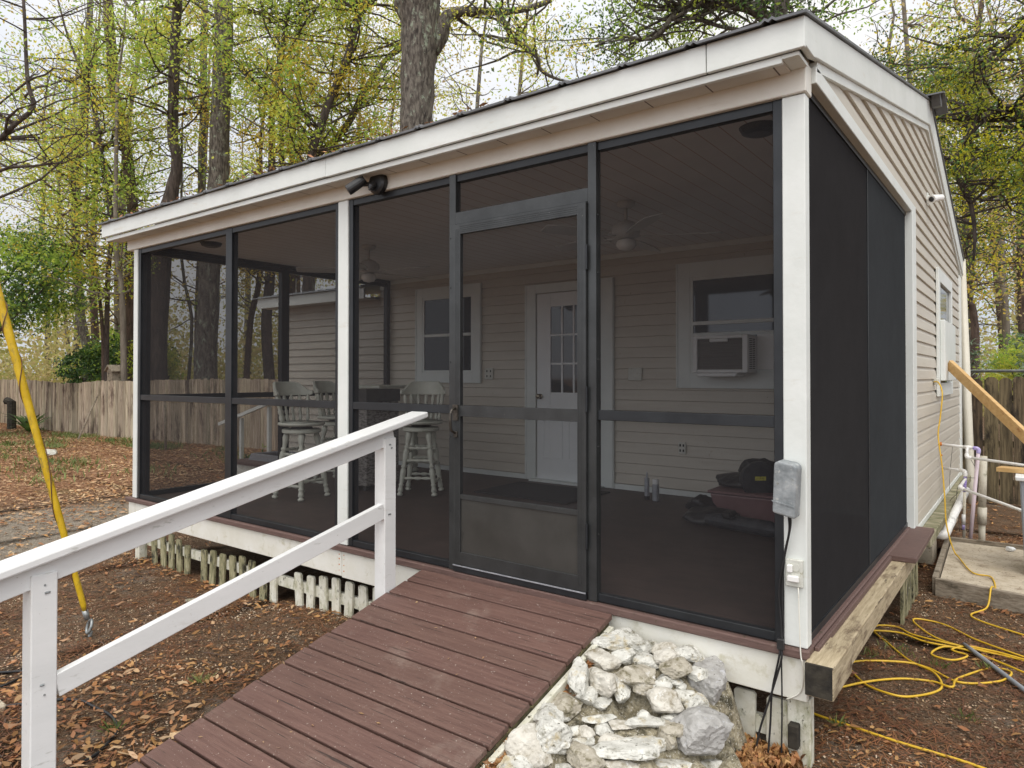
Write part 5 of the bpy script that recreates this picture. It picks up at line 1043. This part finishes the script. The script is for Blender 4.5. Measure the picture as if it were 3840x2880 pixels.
def twigs_leaves(starts, seed, nb, L0, up, tw_mb, nleaf, lsz, sig=.30, ztop=14, bias=None, r0=.035, sub=5):
    """branches from points on the wood, each carrying sub-twigs and leaf clumps; returns leaf centres"""
    rr = random.Random(seed); C = []
    for b_ in range(nb):
        p, r = starts[rr.randrange(len(starts))]; p = Vector(p)
        a = rr.uniform(0, 6.283) if bias is None or rr.random() > .5 else bias + rr.gauss(0, .6)
        L_ = L0 * rr.uniform(.5, 1.25); d = Vector((math.cos(a), math.sin(a), up * rr.uniform(-.1, 1.2))).normalized(); pts = [p]; k = 5
        for i in range(k):
            d = (d + Vector((rr.gauss(0, .22), rr.gauss(0, .22), rr.gauss(.03, .2)))).normalized(); pts.append(pts[-1] + d * L_ / k)
        rb = min(r * .6, r0) * rr.uniform(.7, 1.1); tw_mb.tube(pts, [rb * (1 - .85 * i / k) + .003 for i in range(k + 1)], 5, cap=False)
        for s_ in range(sub):
            i = rr.randrange(1, k + 1); q = pts[i]; d2 = Vector((rr.gauss(0, 1), rr.gauss(0, 1), rr.gauss(.25, .6))).normalized(); l2 = L_ * rr.uniform(.18, .45)
            e_ = q + d2 * l2; m_ = q + d2 * l2 * .5 + Vector((0, 0, rr.gauss(0, .05))); tw_mb.tube([q, m_, e_], [rb * .3 + .002, rb * .2 + .002, .002], 3, cap=False)
            if q.z < ztop:
                n = int(nleaf * rr.uniform(.4, 1.5)); t_ = np.random.RandomState(rr.randrange(1 << 30))
                for c in (m_, e_): C.append(t_.normal(size=(n // 2, 3)) * sig * (.35 + .4 * l2) + np.array(c[:]))
    return np.concatenate(C) if C else np.zeros((0, 3))
TREE_GROUP = 'trees behind the pale fence and the house'
def tree(nm, lab, trunk, limbs, bark, leafs, nb, L0, nleaf, lsz, seed, zmin=3.0, up=.5, sig=.30, extra=None, group=TREE_GROUP, sub=5, trunkbr=.6, cat='tree'):
    trunk = extend_down(trunk); t = thing(nm, lab, cat, (trunk[0][0], trunk[0][1], -.6), group); m = MB()
    c, r = smooth_line(trunk); m.tube(c, r, 14, wob=.05, cap=True)
    m.build('trunk', bark, t, smooth=True)
    starts = [(p, q) for p, q in zip(c, r) if p.z > zmin] * 1; top = c[-1]
    # crown above the frame so that light is blocked as by a real tree
    tw = MB(); up_ = [tuple(top), tuple(top + Vector((.2, .1, 1.4))), tuple(top + Vector((-.1, .3, 3)))]
    tw.tube([Vector(q) for q in up_], [r[-1], r[-1] * .7, r[-1] * .3], 7) if seed < 12 or seed > 14 else None; starts += [(Vector(up_[1]), r[-1] * .7)] * 2
    for l_ in limbs:
        lm = MB(); c2, r2 = smooth_line(l_); lm.tube(c2, r2, 9, wob=.04); lm.build('limb', bark, t, smooth=True)
        starts += [(p, q) for p, q in list(zip(c2, r2))[2:]] * 2
    C = twigs_leaves(starts, seed, nb, L0, up, tw, nleaf, lsz, sig, sub=sub); tw.build('branches', bark, t)
    q = np.random.RandomState(seed)
    if len(C):   # leaves sit out on the twigs, so keep the air round the trunk and limbs clear
        ax_ = np.array([p[:] for p, r_ in zip(c, r)] + [p[:] for p, r_ in starts]); keep = np.ones(len(C), bool)
        for p in ax_: keep &= ((C[:, :2] - p[:2]) ** 2).sum(1) + .3 * (C[:, 2] - p[2]) ** 2 > .42 ** 2
        C = C[keep]
    if len(C):
        lab_ = q.rand(len(C)); k = len(leafs); edges = np.linspace(0, 1, k + 1)
        # two leaf colours follow clumps (a slow wave through the crown), so light and dark clumps stay together
        wv = (np.sin(C[:, 0] * 1.7 + seed) + np.sin(C[:, 1] * 1.9 + seed * 2) + np.sin(C[:, 2] * 1.6)) / 6 + .5; wv = wv * .7 + lab_ * .3
        wv = (wv - wv.min()) / (np.ptp(wv) + 1e-6)
        for i in range(k):
            s_ = C[(wv >= edges[i]) & (wv <= edges[i + 1] if i == k - 1 else wv < edges[i + 1])]
            if len(s_): quads('crown', leaf_quads(s_, lsz, q, .5), leafs[i], t)
    return t
SPR = ['leaf_spring', 'leaf_green', 'leaf_olive']
tree('hardwood_tree', 'tall straight tree at the left whose lower trunk curves above the pale fence', T['fork_left'], [], 'bark_grey', ['leaf_green', 'leaf_spring'], 42, 3.2, 40, .11, 1, 4.5)
tree('hardwood_tree', 'reddish brown tree with a bent trunk and two low limbs reaching left', T['bent_red'], [T['bent_red_limb'], T['bent_red_limb2']], 'bark_brown', ['leaf_green', 'leaf_spring'], 40, 2.8, 38, .10, 2, 6)
tree('hardwood_tree', 'dark trunk that swells at the roof line left of the lichen covered trunk', T['dark_mid'], [], 'bark_dark', SPR, 34, 2.8, 48, .10, 3, 8)
tree('hardwood_tree', 'thick straight grey trunk covered in lichen above the left half of the roof', T['lichen'], [T['lichen_limb'], T['lichen_limb2']], 'bark_grey', ['leaf_green', 'leaf_olive'], 14, 2.6, 30, .11, 4, 9)
tree('hardwood_tree', 'slender grey tree with a long forked limb right behind the lichen covered trunk', T['grey_fork'], [T['grey_fork_limb']], 'bark_grey', SPR, 40, 3.0, 44, .11, 5, 7)
tree('hardwood_tree', 'thin dark tree between the curved left tree and the reddish bent tree', T['thin_left'], [], 'bark_dark', ['leaf_green', 'leaf_spring'], 34, 2.4, 46, .10, 6, 4)
tree('hardwood_tree', 'thin bare branching tree at the left edge of the picture', T['far_left'], [T['far_left_limb']], 'bark_dark', ['leaf_green', 'leaf_olive'], 34, 2.6, 22, .08, 7, 4)
tree('hardwood_tree', 'slim dark upright tree with limbs spreading like a fan right of the lichen covered trunk', T['slim_dark'], [T['slim_dark_l1'], T['slim_dark_l2'], T['slim_dark_l3']], 'bark_dark', SPR, 50, 2.6, 62, .09, 8, 7)
tree('hardwood_tree', 'dark tree leaning right, just left of the big oak', T['lean_a'], [], 'bark_dark', SPR, 48, 2.4, 60, .09, 9, 6)
tree('hardwood_tree', 'second leaning tree, lower and greyer, crossing behind the big oak', T['lean_b'], [], 'bark_grey', ['leaf_spring', 'leaf_olive', 'leaf_green'], 54, 2.6, 60, .09, 10, 6)
tree('oak_tree', 'massive old oak trunk rising right behind the middle of the roof with a long limb', T['oak'], [T['oak_limb'], T['oak_limb2']], 'bark_grey', ['leaf_olive', 'leaf_spring'], 26, 2.2, 36, .085, 11, 9.0, sig=.35)
tree('oak_tree', 'oak behind the right end of the roof with one thick limb arching left', T['curve'], [T['curve_limb'], T['curve_limb2']], 'bark_grey', ['leaf_green', 'leaf_dark'], 80, 2.0, 50, .07, 12, 6.2, sig=.3)
# right-hand evergreen whose trunk stands beyond the picture edge
pt = [(2.3, 11.6, -.6, .34), (2.2, 11.5, 3, .3), (2.05, 11.4, 6, .26), (1.9, 11.3, 9, .22)]
tree('evergreen_tree', 'dark limbed evergreen with yellow-green foliage hanging over the right yard', pt, [[(2.15, 11.4, 4.8, .12)] + T['pine_limb'], [(1.95, 11.35, 7.4, .1)] + T['pine_limb2'], [(2.15, 11.45, 4.3, .08)] + T['pine_limb3']], 'bark_dark', ['leaf_pine', 'leaf_dark', 'leaf_pine', 'leaf_dark'], 100, 2.0, 76, .055, 13, 3.0, up=.15, sig=.2, sub=6)  # leaf_dark clumps paint the crown's shadows into the leaf colour
pt2 = [(4.6, 17.5, -.6, .34), (4.5, 17.4, 4, .3), (4.3, 17.2, 8, .26), (4.2, 17, 11, .2)]
tree('evergreen_tree', 'second yellow-green evergreen farther back at the right edge', pt2, [[(4.4, 17.3, 5.5, .12), (2.5, 17, 6.2, .09), (1.2, 16.5, 6.0, .06), (.3, 16.2, 5.4, .03)], [(4.4, 17.3, 7.5, .12), (2.6, 16.5, 8.6, .09), (1.2, 16.2, 9, .05)], [(4.4, 17.3, 4.2, .12), (2.5, 16.9, 4.4, .08), (1.0, 16.7, 4.2, .04)]], 'bark_dark', ['leaf_pine', 'leaf_dark', 'leaf_pine'], 52, 3.0, 60, .08, 14, 3.5, up=.2, sig=.26, sub=6)
tree('hardwood_tree', 'brown trunk in the woods above the pale palmetto at the right', T['fr1'] + [(-.9, 23.1, 9, .07)], [], 'bark_brown', ['leaf_tan', 'leaf_olive'], 40, 2.6, 22, .12, 15, 4)
tree('hardwood_tree', 'straight trunk at the right edge of the picture behind the palmetto', T['fr2'] + [(.4, 29.1, 11, .14)], [], 'bark_brown', ['leaf_tan', 'leaf_olive'], 40, 2.8, 22, .14, 16, 5)
for k, lab, bk_, sd_ in (('screen_a', 'thick trunk behind the fence, seen through the left screens nearest the wing', 'bark_dark', 21), ('screen_b', 'brown trunk just above the grey wing roof', 'bark_brown', 22), ('screen_c', 'leaning slender trunk seen through the second left screen', 'bark_brown', 23), ('screen_d', 'very thin trunk seen through the first left screen', 'bark_grey', 24),
                         ('thin_b', 'speckled slender trunk left of the porch behind the birdhouse', 'bark_pale', 25), ('thin_c', 'thin leaning trunk between the two slender trunks left of the porch', 'bark_brown', 26)):
    tree('hardwood_tree', lab, T[k] + [(T[k][-1][0], T[k][-1][1], T[k][-1][2] + 4.5, T[k][-1][3] * .6)], [], bk_, ['leaf_green', 'leaf_olive'], 20, 2.0, 24, .10, sd_, 3.5)
# dense evergreen at the left edge and the glossy hedge behind the fence
def bush(nm, lab, c, rad, n, lsz, leafs, seed, nstem=9, cat='shrub', stemr=.03, group=None, base=-.6, root=None):
    root = root or (c[0], c[1])
    t = thing(nm, lab, cat, (c[0], c[1], base), group); q = np.random.RandomState(seed); m = MB(); C = []
    for i in range(nstem):
        a = q.uniform(0, 6.28); e_ = (c[0] + math.cos(a) * rad[0] * .6, c[1] + math.sin(a) * rad[1] * .6, c[2] + q.uniform(-.3, .8) * rad[2]); m.tube([(root[0] + q.uniform(-.08, .08), root[1] + q.uniform(-.08, .08), base - .1), ((root[0] + e_[0]) / 2 + q.normal() * .1, (root[1] + e_[1]) / 2, (base + e_[2]) / 2 + .1), e_], [stemr, stemr * .8, stemr * .3], 5)
    m.build('stems', 'bark_dark', t)
    ncl = max(12, n // 60); d = q.normal(size=(ncl, 3)); d /= np.linalg.norm(d, axis=1)[:, None]; rr = q.uniform(.25, 1, ncl) ** .5; cc = d * rr[:, None] * np.array(rad) + np.array(c)
    cc[:, 2] = np.maximum(cc[:, 2], base + .15)
    for p in cc: k = int(n / ncl * q.uniform(.4, 1.6)); C.append(q.normal(size=(k, 3)) * np.array(rad) * .13 * q.uniform(.7, 1.3) + p)
    C = np.concatenate(C); C[:, 2] = np.maximum(C[:, 2], base + .02); sel = q.rand(len(C)); k = len(leafs); wv = (np.sin(C[:, 0] * 3 + seed) + np.sin(C[:, 1] * 2.6) + np.sin(C[:, 2] * 3.1)) / 6 + .5; wv = wv * .65 + sel * .35; wv = (wv - wv.min()) / np.ptp(wv)
    for i in range(k):
        s_ = C[(wv >= i / k) & (wv <= (i + 1) / k)]
        if len(s_): quads('foliage', leaf_quads(s_, lsz, q, .45), leafs[i], t)
    return t
bush('cedar_tree', 'dense dark green evergreen crown at the left edge above the fence', (-22.6, 4.1, 4.0), (2.2, 2.0, 1.5), 13000, .12, ['leaf_dark', 'leaf_green'], 31, 8, 'tree', .07, root=(-24.9, 1.9))
bush('cedar_tree', 'lower drooping dark evergreen foliage at the very left edge', (-23.9, 2.8, 2.6), (1.3, 1.3, 1.2), 6000, .12, ['leaf_dark', 'leaf_holly'], 32, 5, 'tree', .06, root=(-25.6, 1.2))
bush('holly_bush', 'glossy dark green bush rising above the middle of the pale fence', (-25.0, 7.9, 1.7), (1.25, 1.1, 1.0), 5200, .13, ['leaf_holly', 'leaf_dark', 'leaf_green'], 33)
bush('holly_bush', 'wider glossy bush behind the fence just left of the holly with the curved trunk', (-27.4, 8.0, 1.35), (1.7, 1.0, .8), 5200, .13, ['leaf_green', 'leaf_holly', 'leaf_dark'], 34)
bush('holly_bush', 'bright green bush behind the fence right of the curved trunk', (-23.2, 7.9, 1.5), (1.2, 1.0, .85), 4600, .12, ['leaf_green', 'leaf_holly', 'leaf_spring'], 35)
bush('holly_bush', 'leafy bush behind the fence beside the birdhouse', (-21.6, 7.6, 1.6), (.9, .8, .95), 3600, .11, ['leaf_green', 'leaf_spring', 'leaf_holly'], 36)
bush('garden_shrub', 'rounded mid-green shrub behind the dark board fence at the right', (1.7, 17.0, 1.5), (2.0, 1.4, .8), 6000, .11, ['leaf_green', 'leaf_dark'], 37)
bush('garden_shrub', 'low bright green shrub behind the palmetto at the right', (.6, 15.2, 1.3), (.7, .7, .55), 3000, .08, ['leaf_green', 'leaf_spring'], 38)
bush('garden_shrub', 'dark weeds growing at the foot of the wall by the wing', (-9.0, 3.4, -.3), (.5, .4, .35), 1200, .08, ['leaf_green', 'leaf_dark'], 39)
# woods farther back: separate slender trees
q = random.Random(5); LB = []
spots = []
for i in range(48):
    a = q.uniform(-1.48, -.62) if i < 34 else q.uniform(-.13, .06); dd_ = q.uniform(27, 52) if i < 34 else q.uniform(23, 46)
    spots.append((.78 + math.sin(a) * dd_, -3.1 + math.cos(a) * dd_))
spots.sort(key=lambda p: math.atan2(p[0] - .78, p[1] + 3.1))
ORD = 'first second third fourth fifth sixth seventh eighth ninth tenth eleventh twelfth thirteenth fourteenth fifteenth sixteenth seventeenth eighteenth nineteenth twentieth'.split()
NUM = ORD + ['twenty-' + w_ for w_ in ORD[:9]] + ['thirtieth'] + ['thirty-' + w_ for w_ in ORD[:9]]
def wl(i, x, y):
    a = math.atan2(x - .78, y + 3.1)
    if a < -.3: return '%s from the left among the slender woodland trees beyond the pale fence' % NUM[i]
    return '%s from the left among the slender woodland trees beyond the dark board fence' % NUM[i - 34]
for i, (x, y) in enumerate(spots):
    h = q.uniform(12, 17); r = q.uniform(.08, .19); lx, ly = q.gauss(0, .5), q.gauss(0, .4); n = 5
    tr_ = [(x + lx * (k / n) ** 2 + q.gauss(0, .08), y + ly * (k / n) ** 2 + q.gauss(0, .08), -.6 + (h + .6) * k / n, r * (1 - .55 * k / n)) for k in range(n + 1)]
    tree('woodland_tree', wl(i, x, y), tr_, [], ['bark_grey', 'bark_brown', 'bark_pale'][i % 3], [['leaf_wood', 'leaf_spring'], ['leaf_wood', 'leaf_tan'], ['leaf_olive', 'leaf_green']][i % 3], 22, 3.0, 26, .14, 100 + i, 3.0, sig=.7, group='slender woodland trees beyond the fences', sub=4)
# far woods as one mass: undergrowth and leafy haze all round behind
q = np.random.RandomState(77); n = 120000
ang = np.concatenate([q.uniform(-1.62, -.5, int(n * .78)), q.uniform(-.2, .2, n - int(n * .78))]); dist = q.uniform(34, 62, n); hgt = np.abs(q.normal(0, 1, n)) * 2.6
hgt = np.minimum(hgt * (.5 + .5 * (np.sin(ang * 31) * .4 + np.sin(ang * 57 + 2) * .3 + 1)), 9.5)
C = np.stack([.78 + np.sin(ang) * dist, -3.1 + np.cos(ang) * dist, hgt - .5], 1)
o = quads('far_woods', leaf_quads(C, .23, q, .6), 'leaf_wood'); o['kind'] = 'stuff'; o['label'] = 'pale mass of far-off undergrowth and thin woods beyond the fences'

# ---------------- ground litter ----------------
q = np.random.RandomState(9)
def inside_house(x, y): return (x > -6.1) & (x < -.05) & (y > .12) & (y < 7.5)
def litter(nm, n, xr, yr, size, mt, dens, seed, curl=.3, lift=.012, parts=1):
    q = np.random.RandomState(seed); X = q.uniform(*xr, n); Y = q.uniform(*yr, n); keep = (q.rand(n) < dens(X, Y)) & ~inside_house(X, Y) & ~((X > -2.25) & (X < -.93) & (Y < 0) & (Y > -2.4)); X = X[keep]; Y = Y[keep]; n = len(X)
    Z = np.array([gz(a, b) if -13 < a < 5 and -6 < b < 10 else -.6 if a < -4 else -.53 for a, b in zip(X, Y)])
    yaw = q.uniform(0, 6.28, n); L_ = size * q.uniform(.35, 1.25, n); W_ = L_ * q.uniform(.25, .42, n); tilt = q.normal(0, .22, n); roll = q.normal(0, .35, n); cu = curl * L_ * q.uniform(.1, .5, n)
    loc = [(-.5, 0, 0), (-.2, .42, 1), (.15, .45, 1), (.5, 0, .1), (.15, -.45, 1), (-.2, -.42, 1)]
    V = np.zeros((n, 6, 3))
    for k, (u, v, c) in enumerate(loc):
        lx_ = u * L_; ly_ = v * W_; lz_ = cu * c * .6 + lx_ * tilt + ly_ * roll
        V[:, k, 0] = X + lx_ * np.cos(yaw) - ly_ * np.sin(yaw); V[:, k, 1] = Y + lx_ * np.sin(yaw) + ly_ * np.cos(yaw); V[:, k, 2] = Z + lift * q.uniform(.4, 1.4, n) + np.abs(L_ * .12) + lz_ * .6
    o = quads(nm, V, mt, nv=6); return o
def st(o, lab): o['kind'] = 'stuff'; o['label'] = lab
patch = lambda x, y, s=1.0: .5 + .5 * np.sin(x * 2.3 * s + 1.3 * np.sin(y * 1.9 * s)) * np.sin(y * 2.9 * s + 1.1 * np.sin(x * 1.3 * s))
near = lambda x, y: np.clip(.06 + .45 * np.exp(-((y + .03) / .09) ** 2) * (x < -2.3) + .35 * np.exp(-((x + 2.36) / .08) ** 2) + .70 * np.exp(-((x + 2.75) ** 2 / .5 + (y + 1.75) ** 2 / .55)) + .14 * (patch(x, y) > .66) + .25 * ((x < -2.9) & (y < -1.7)), 0, 1)
st(litter('fallen_leaves', 19000, (-7.5, -2.2), (-3.2, 1.2), .054, 'leaf_fall', near, 41), 'brown fallen leaves scattered over the dirt left of the ramp')
st(litter('fallen_leaves', 3200, (-7.5, -2.2), (-3.2, 1.2), .066, 'leaf_fall_pale', near, 42), 'pale fallen leaves scattered over the dirt left of the ramp')
rdens = lambda x, y: np.clip(.20 + .5 * (patch(x, y, 1.6) > .62), 0, 1)
st(litter('fallen_leaves', 7500, (-.1, 3), (-.3, 8), .052, 'leaf_fall', rdens, 43), 'brown fallen leaves on the dirt beside the house')
pile = lambda x, y: np.clip(1.1 * np.exp(-((x + .22) ** 2 / .018 + (y + .13) ** 2 / .03)), 0, 1)
q = np.random.RandomState(58); n = 240; X = q.uniform(-6.8, -2.4, n); Y = q.uniform(-2.7, .1, n); tw2 = MB()
for a_, b_ in zip(X, Y):
    an = q.uniform(0, 6.28); l_ = q.uniform(.05, .22); z_ = gz(a_, b_) + .012; tw2.tube([(a_, b_, z_), (a_ + math.cos(an) * l_ * .5 + q.normal() * .01, b_ + math.sin(an) * l_ * .5, z_ + .008), (a_ + math.cos(an) * l_, b_ + math.sin(an) * l_, z_)], [.003, .0025, .0015], 4, cap=False)
st(tw2.build('fallen_twigs', 'bark_brown'), 'small broken twigs lying among the leaves left of the ramp')
st(litter('leaf_pile', 6000, (-.5, .02), (-.6, .03), .05, 'leaf_fall', pile, 44, lift=.05, curl=.6), 'heap of dark brown leaves between the rocks and the corner post')
gut = lambda x, y: np.clip(1.2 * np.exp(-((x + .885) ** 2 / .002)), 0, 1)
o = litter('leaf_pile', 1, (-.9, -.85), (-1.5, -.1), .04, 'leaf_fall', gut, 45)
bpy.data.objects.remove(o)
q = np.random.RandomState(46); n = 900; Y = q.uniform(-1.6, -.25, n); X = -.895 + q.normal(0, .022, n); Z = np.array([mound(a, b) for a, b in zip(X, Y)]) + .015
st(quads('ramp_side_leaves', leaf_quads(np.stack([X, Y, Z], 1), .045, q, .35, .4), 'leaf_fall'), 'brown leaves and needles caught between the ramp and the rocks')
far = lambda x, y: np.clip(.55 + .5 * patch(x, y, .5), 0, 1) * (x < -7)
st(litter('yard_leaves', 60000, (-30, -7.2), (-4, 6.5), .085, 'leaf_fall_pale', lambda x, y: far(x, y) * np.clip((-x - 7) / 3, 0.05, 1) * .75, 47), 'thick carpet of fallen leaves over the far yard')
st(litter('yard_leaves', 22000, (-30, -7.2), (-4, 6.5), .085, 'leaf_fall', far, 48), 'darker fallen leaves over the far yard')
def needles(nm, n, xr, yr, seed, lab, ln=.09, mt='needle', wid=.0016):
    q = np.random.RandomState(seed); X = q.uniform(*xr, n); Y = q.uniform(*yr, n); k = ~inside_house(X, Y) & ~((X > -2.25) & (X < -.95) & (Y < 0) & (Y > -2.4)) & (q.rand(n) < .25 + .75 * (patch(X, Y, 1.3) > .45)); X = X[k]; Y = Y[k]; n = len(X)
    Z = np.array([gz(a, b) for a, b in zip(X, Y)]) + q.uniform(.006, .016, n); a = q.uniform(0, 6.28, n); L_ = ln * q.uniform(.4, 1.1, n) / 2; dx = np.cos(a) * L_; dy = np.sin(a) * L_; px = -np.sin(a) * wid; py = np.cos(a) * wid; dz = q.normal(0, .06, n) * L_
    V = np.stack([np.stack([X - dx - px, Y - dy - py, Z - dz], 1), np.stack([X - dx + px, Y - dy + py, Z - dz], 1), np.stack([X + dx + px, Y + dy + py, Z + dz], 1), np.stack([X + dx - px, Y + dy - py, Z + dz], 1)], 1)
    st(quads(nm, V, mt), lab)
needles('pine_needles', 26000, (-7.0, -2.2), (-2.8, 1.0), 51, 'brown pine needles strewn over the dirt left of the ramp')
needles('pine_needles', 22000, (-.3, 1.6), (-.4, 6.5), 52, 'brown pine needles strewn over the dirt beside the house')
def chips(nm, n, xr, yr, seed, lab):
    q = np.random.RandomState(seed); X = q.uniform(*xr, n); Y = q.uniform(*yr, n); k = ~inside_house(X, Y) & ~((X > -2.25) & (X < -.93) & (Y < 0) & (Y > -2.4)) & (q.rand(n) < .3 + .7 * (patch(X, Y, 2.1) > .5)); X = X[k]; Y = Y[k]
    Z = np.array([gz(a, b) for a, b in zip(X, Y)]) + .006
    st(quads(nm, leaf_quads(np.stack([X, Y, Z], 1), .013, q, .6, .75), 'chip'), lab)
chips('wood_chips', 26000, (-7.0, -2.2), (-2.8, 1.0), 55, 'tiny pale bits of bark and sand grit on the dirt left of the ramp')
chips('wood_chips', 16000, (-.2, 1.6), (-.4, 6.0), 56, 'tiny pale bits of bark and sand grit on the dirt beside the house')
def grass(nm, cen, n, hgt, seed, lab, wid=.012, sp=.5):
    q = np.random.RandomState(seed); c = np.array([cen[i] for i in q.randint(0, len(cen), n)]); X = c[:, 0] + q.normal(0, 1, n) * c[:, 2] * sp; Y = c[:, 1] + q.normal(0, 1, n) * c[:, 2] * sp * .6
    Z = np.array([gz(a, b) if -13 < a < 5 else -.6 for a, b in zip(X, Y)]) - .01; a = q.uniform(0, 6.28, n); h = hgt * q.uniform(.4, 1.2, n); ox = q.normal(0, .45, n) * h; oy = q.normal(0, .45, n) * h; px = np.cos(a) * wid / 2; py = np.sin(a) * wid / 2
    V = np.stack([np.stack([X - px, Y - py, Z], 1), np.stack([X + px, Y + py, Z], 1), np.stack([X + ox * .5 + px * .7, Y + oy * .5 + py * .7, Z + h * .65], 1), np.stack([X + ox, Y + oy, Z + h], 1)], 1)
    st(quads(nm, V, 'grass_green'), lab)
q = random.Random(3)
grass('grass', [(q.uniform(-29, -12), q.uniform(.0, 5.9), q.uniform(.3, 1.1)) for _ in range(46)] + [(q.uniform(-24, -15), q.uniform(5.0, 5.8), .5) for _ in range(16)], 5000, .13, 61, 'sparse green grass growing through the leaves of the far yard', .022)
grass('grass', [(-8.6, -1.35, .18), (-2.9, -1.1, .05), (-2.72, -1.62, .04), (-9.4, -.4, .2), (.08, 1.75, .12), (.3, 1.6, .08), (-.02, 1.55, .08), (.02, .5, .03), (.5, .9, .06), (.55, 1.75, .05)], 420, .055, 62, 'small tufts of green grass in the bare dirt near the porch', .004)
# litter on the roof edge and the ramp
q = np.random.RandomState(71); n = 420; X = q.uniform(-6.4, -1.5, n); Y = q.uniform(-.21, .3, n)
st(quads('roof_leaves', leaf_quads(np.stack([X, Y, np.array([roofz(b) for b in Y]) + .022], 1), .05, q, .4, .6), 'leaf_fall'), 'dead leaves caught on the metal roof edge')
q = np.random.RandomState(72); n = 26; X = q.uniform(-2.2, -1.0, n); Y = q.uniform(-1.9, -.1, n)
st(quads('ramp_litter', leaf_quads(np.stack([X, Y, np.array([RZ(b) for b in Y]) + .006], 1), .022, q, .35, .9), 'leaf_fall_pale'), 'few tiny leaf scraps lying on the ramp boards')
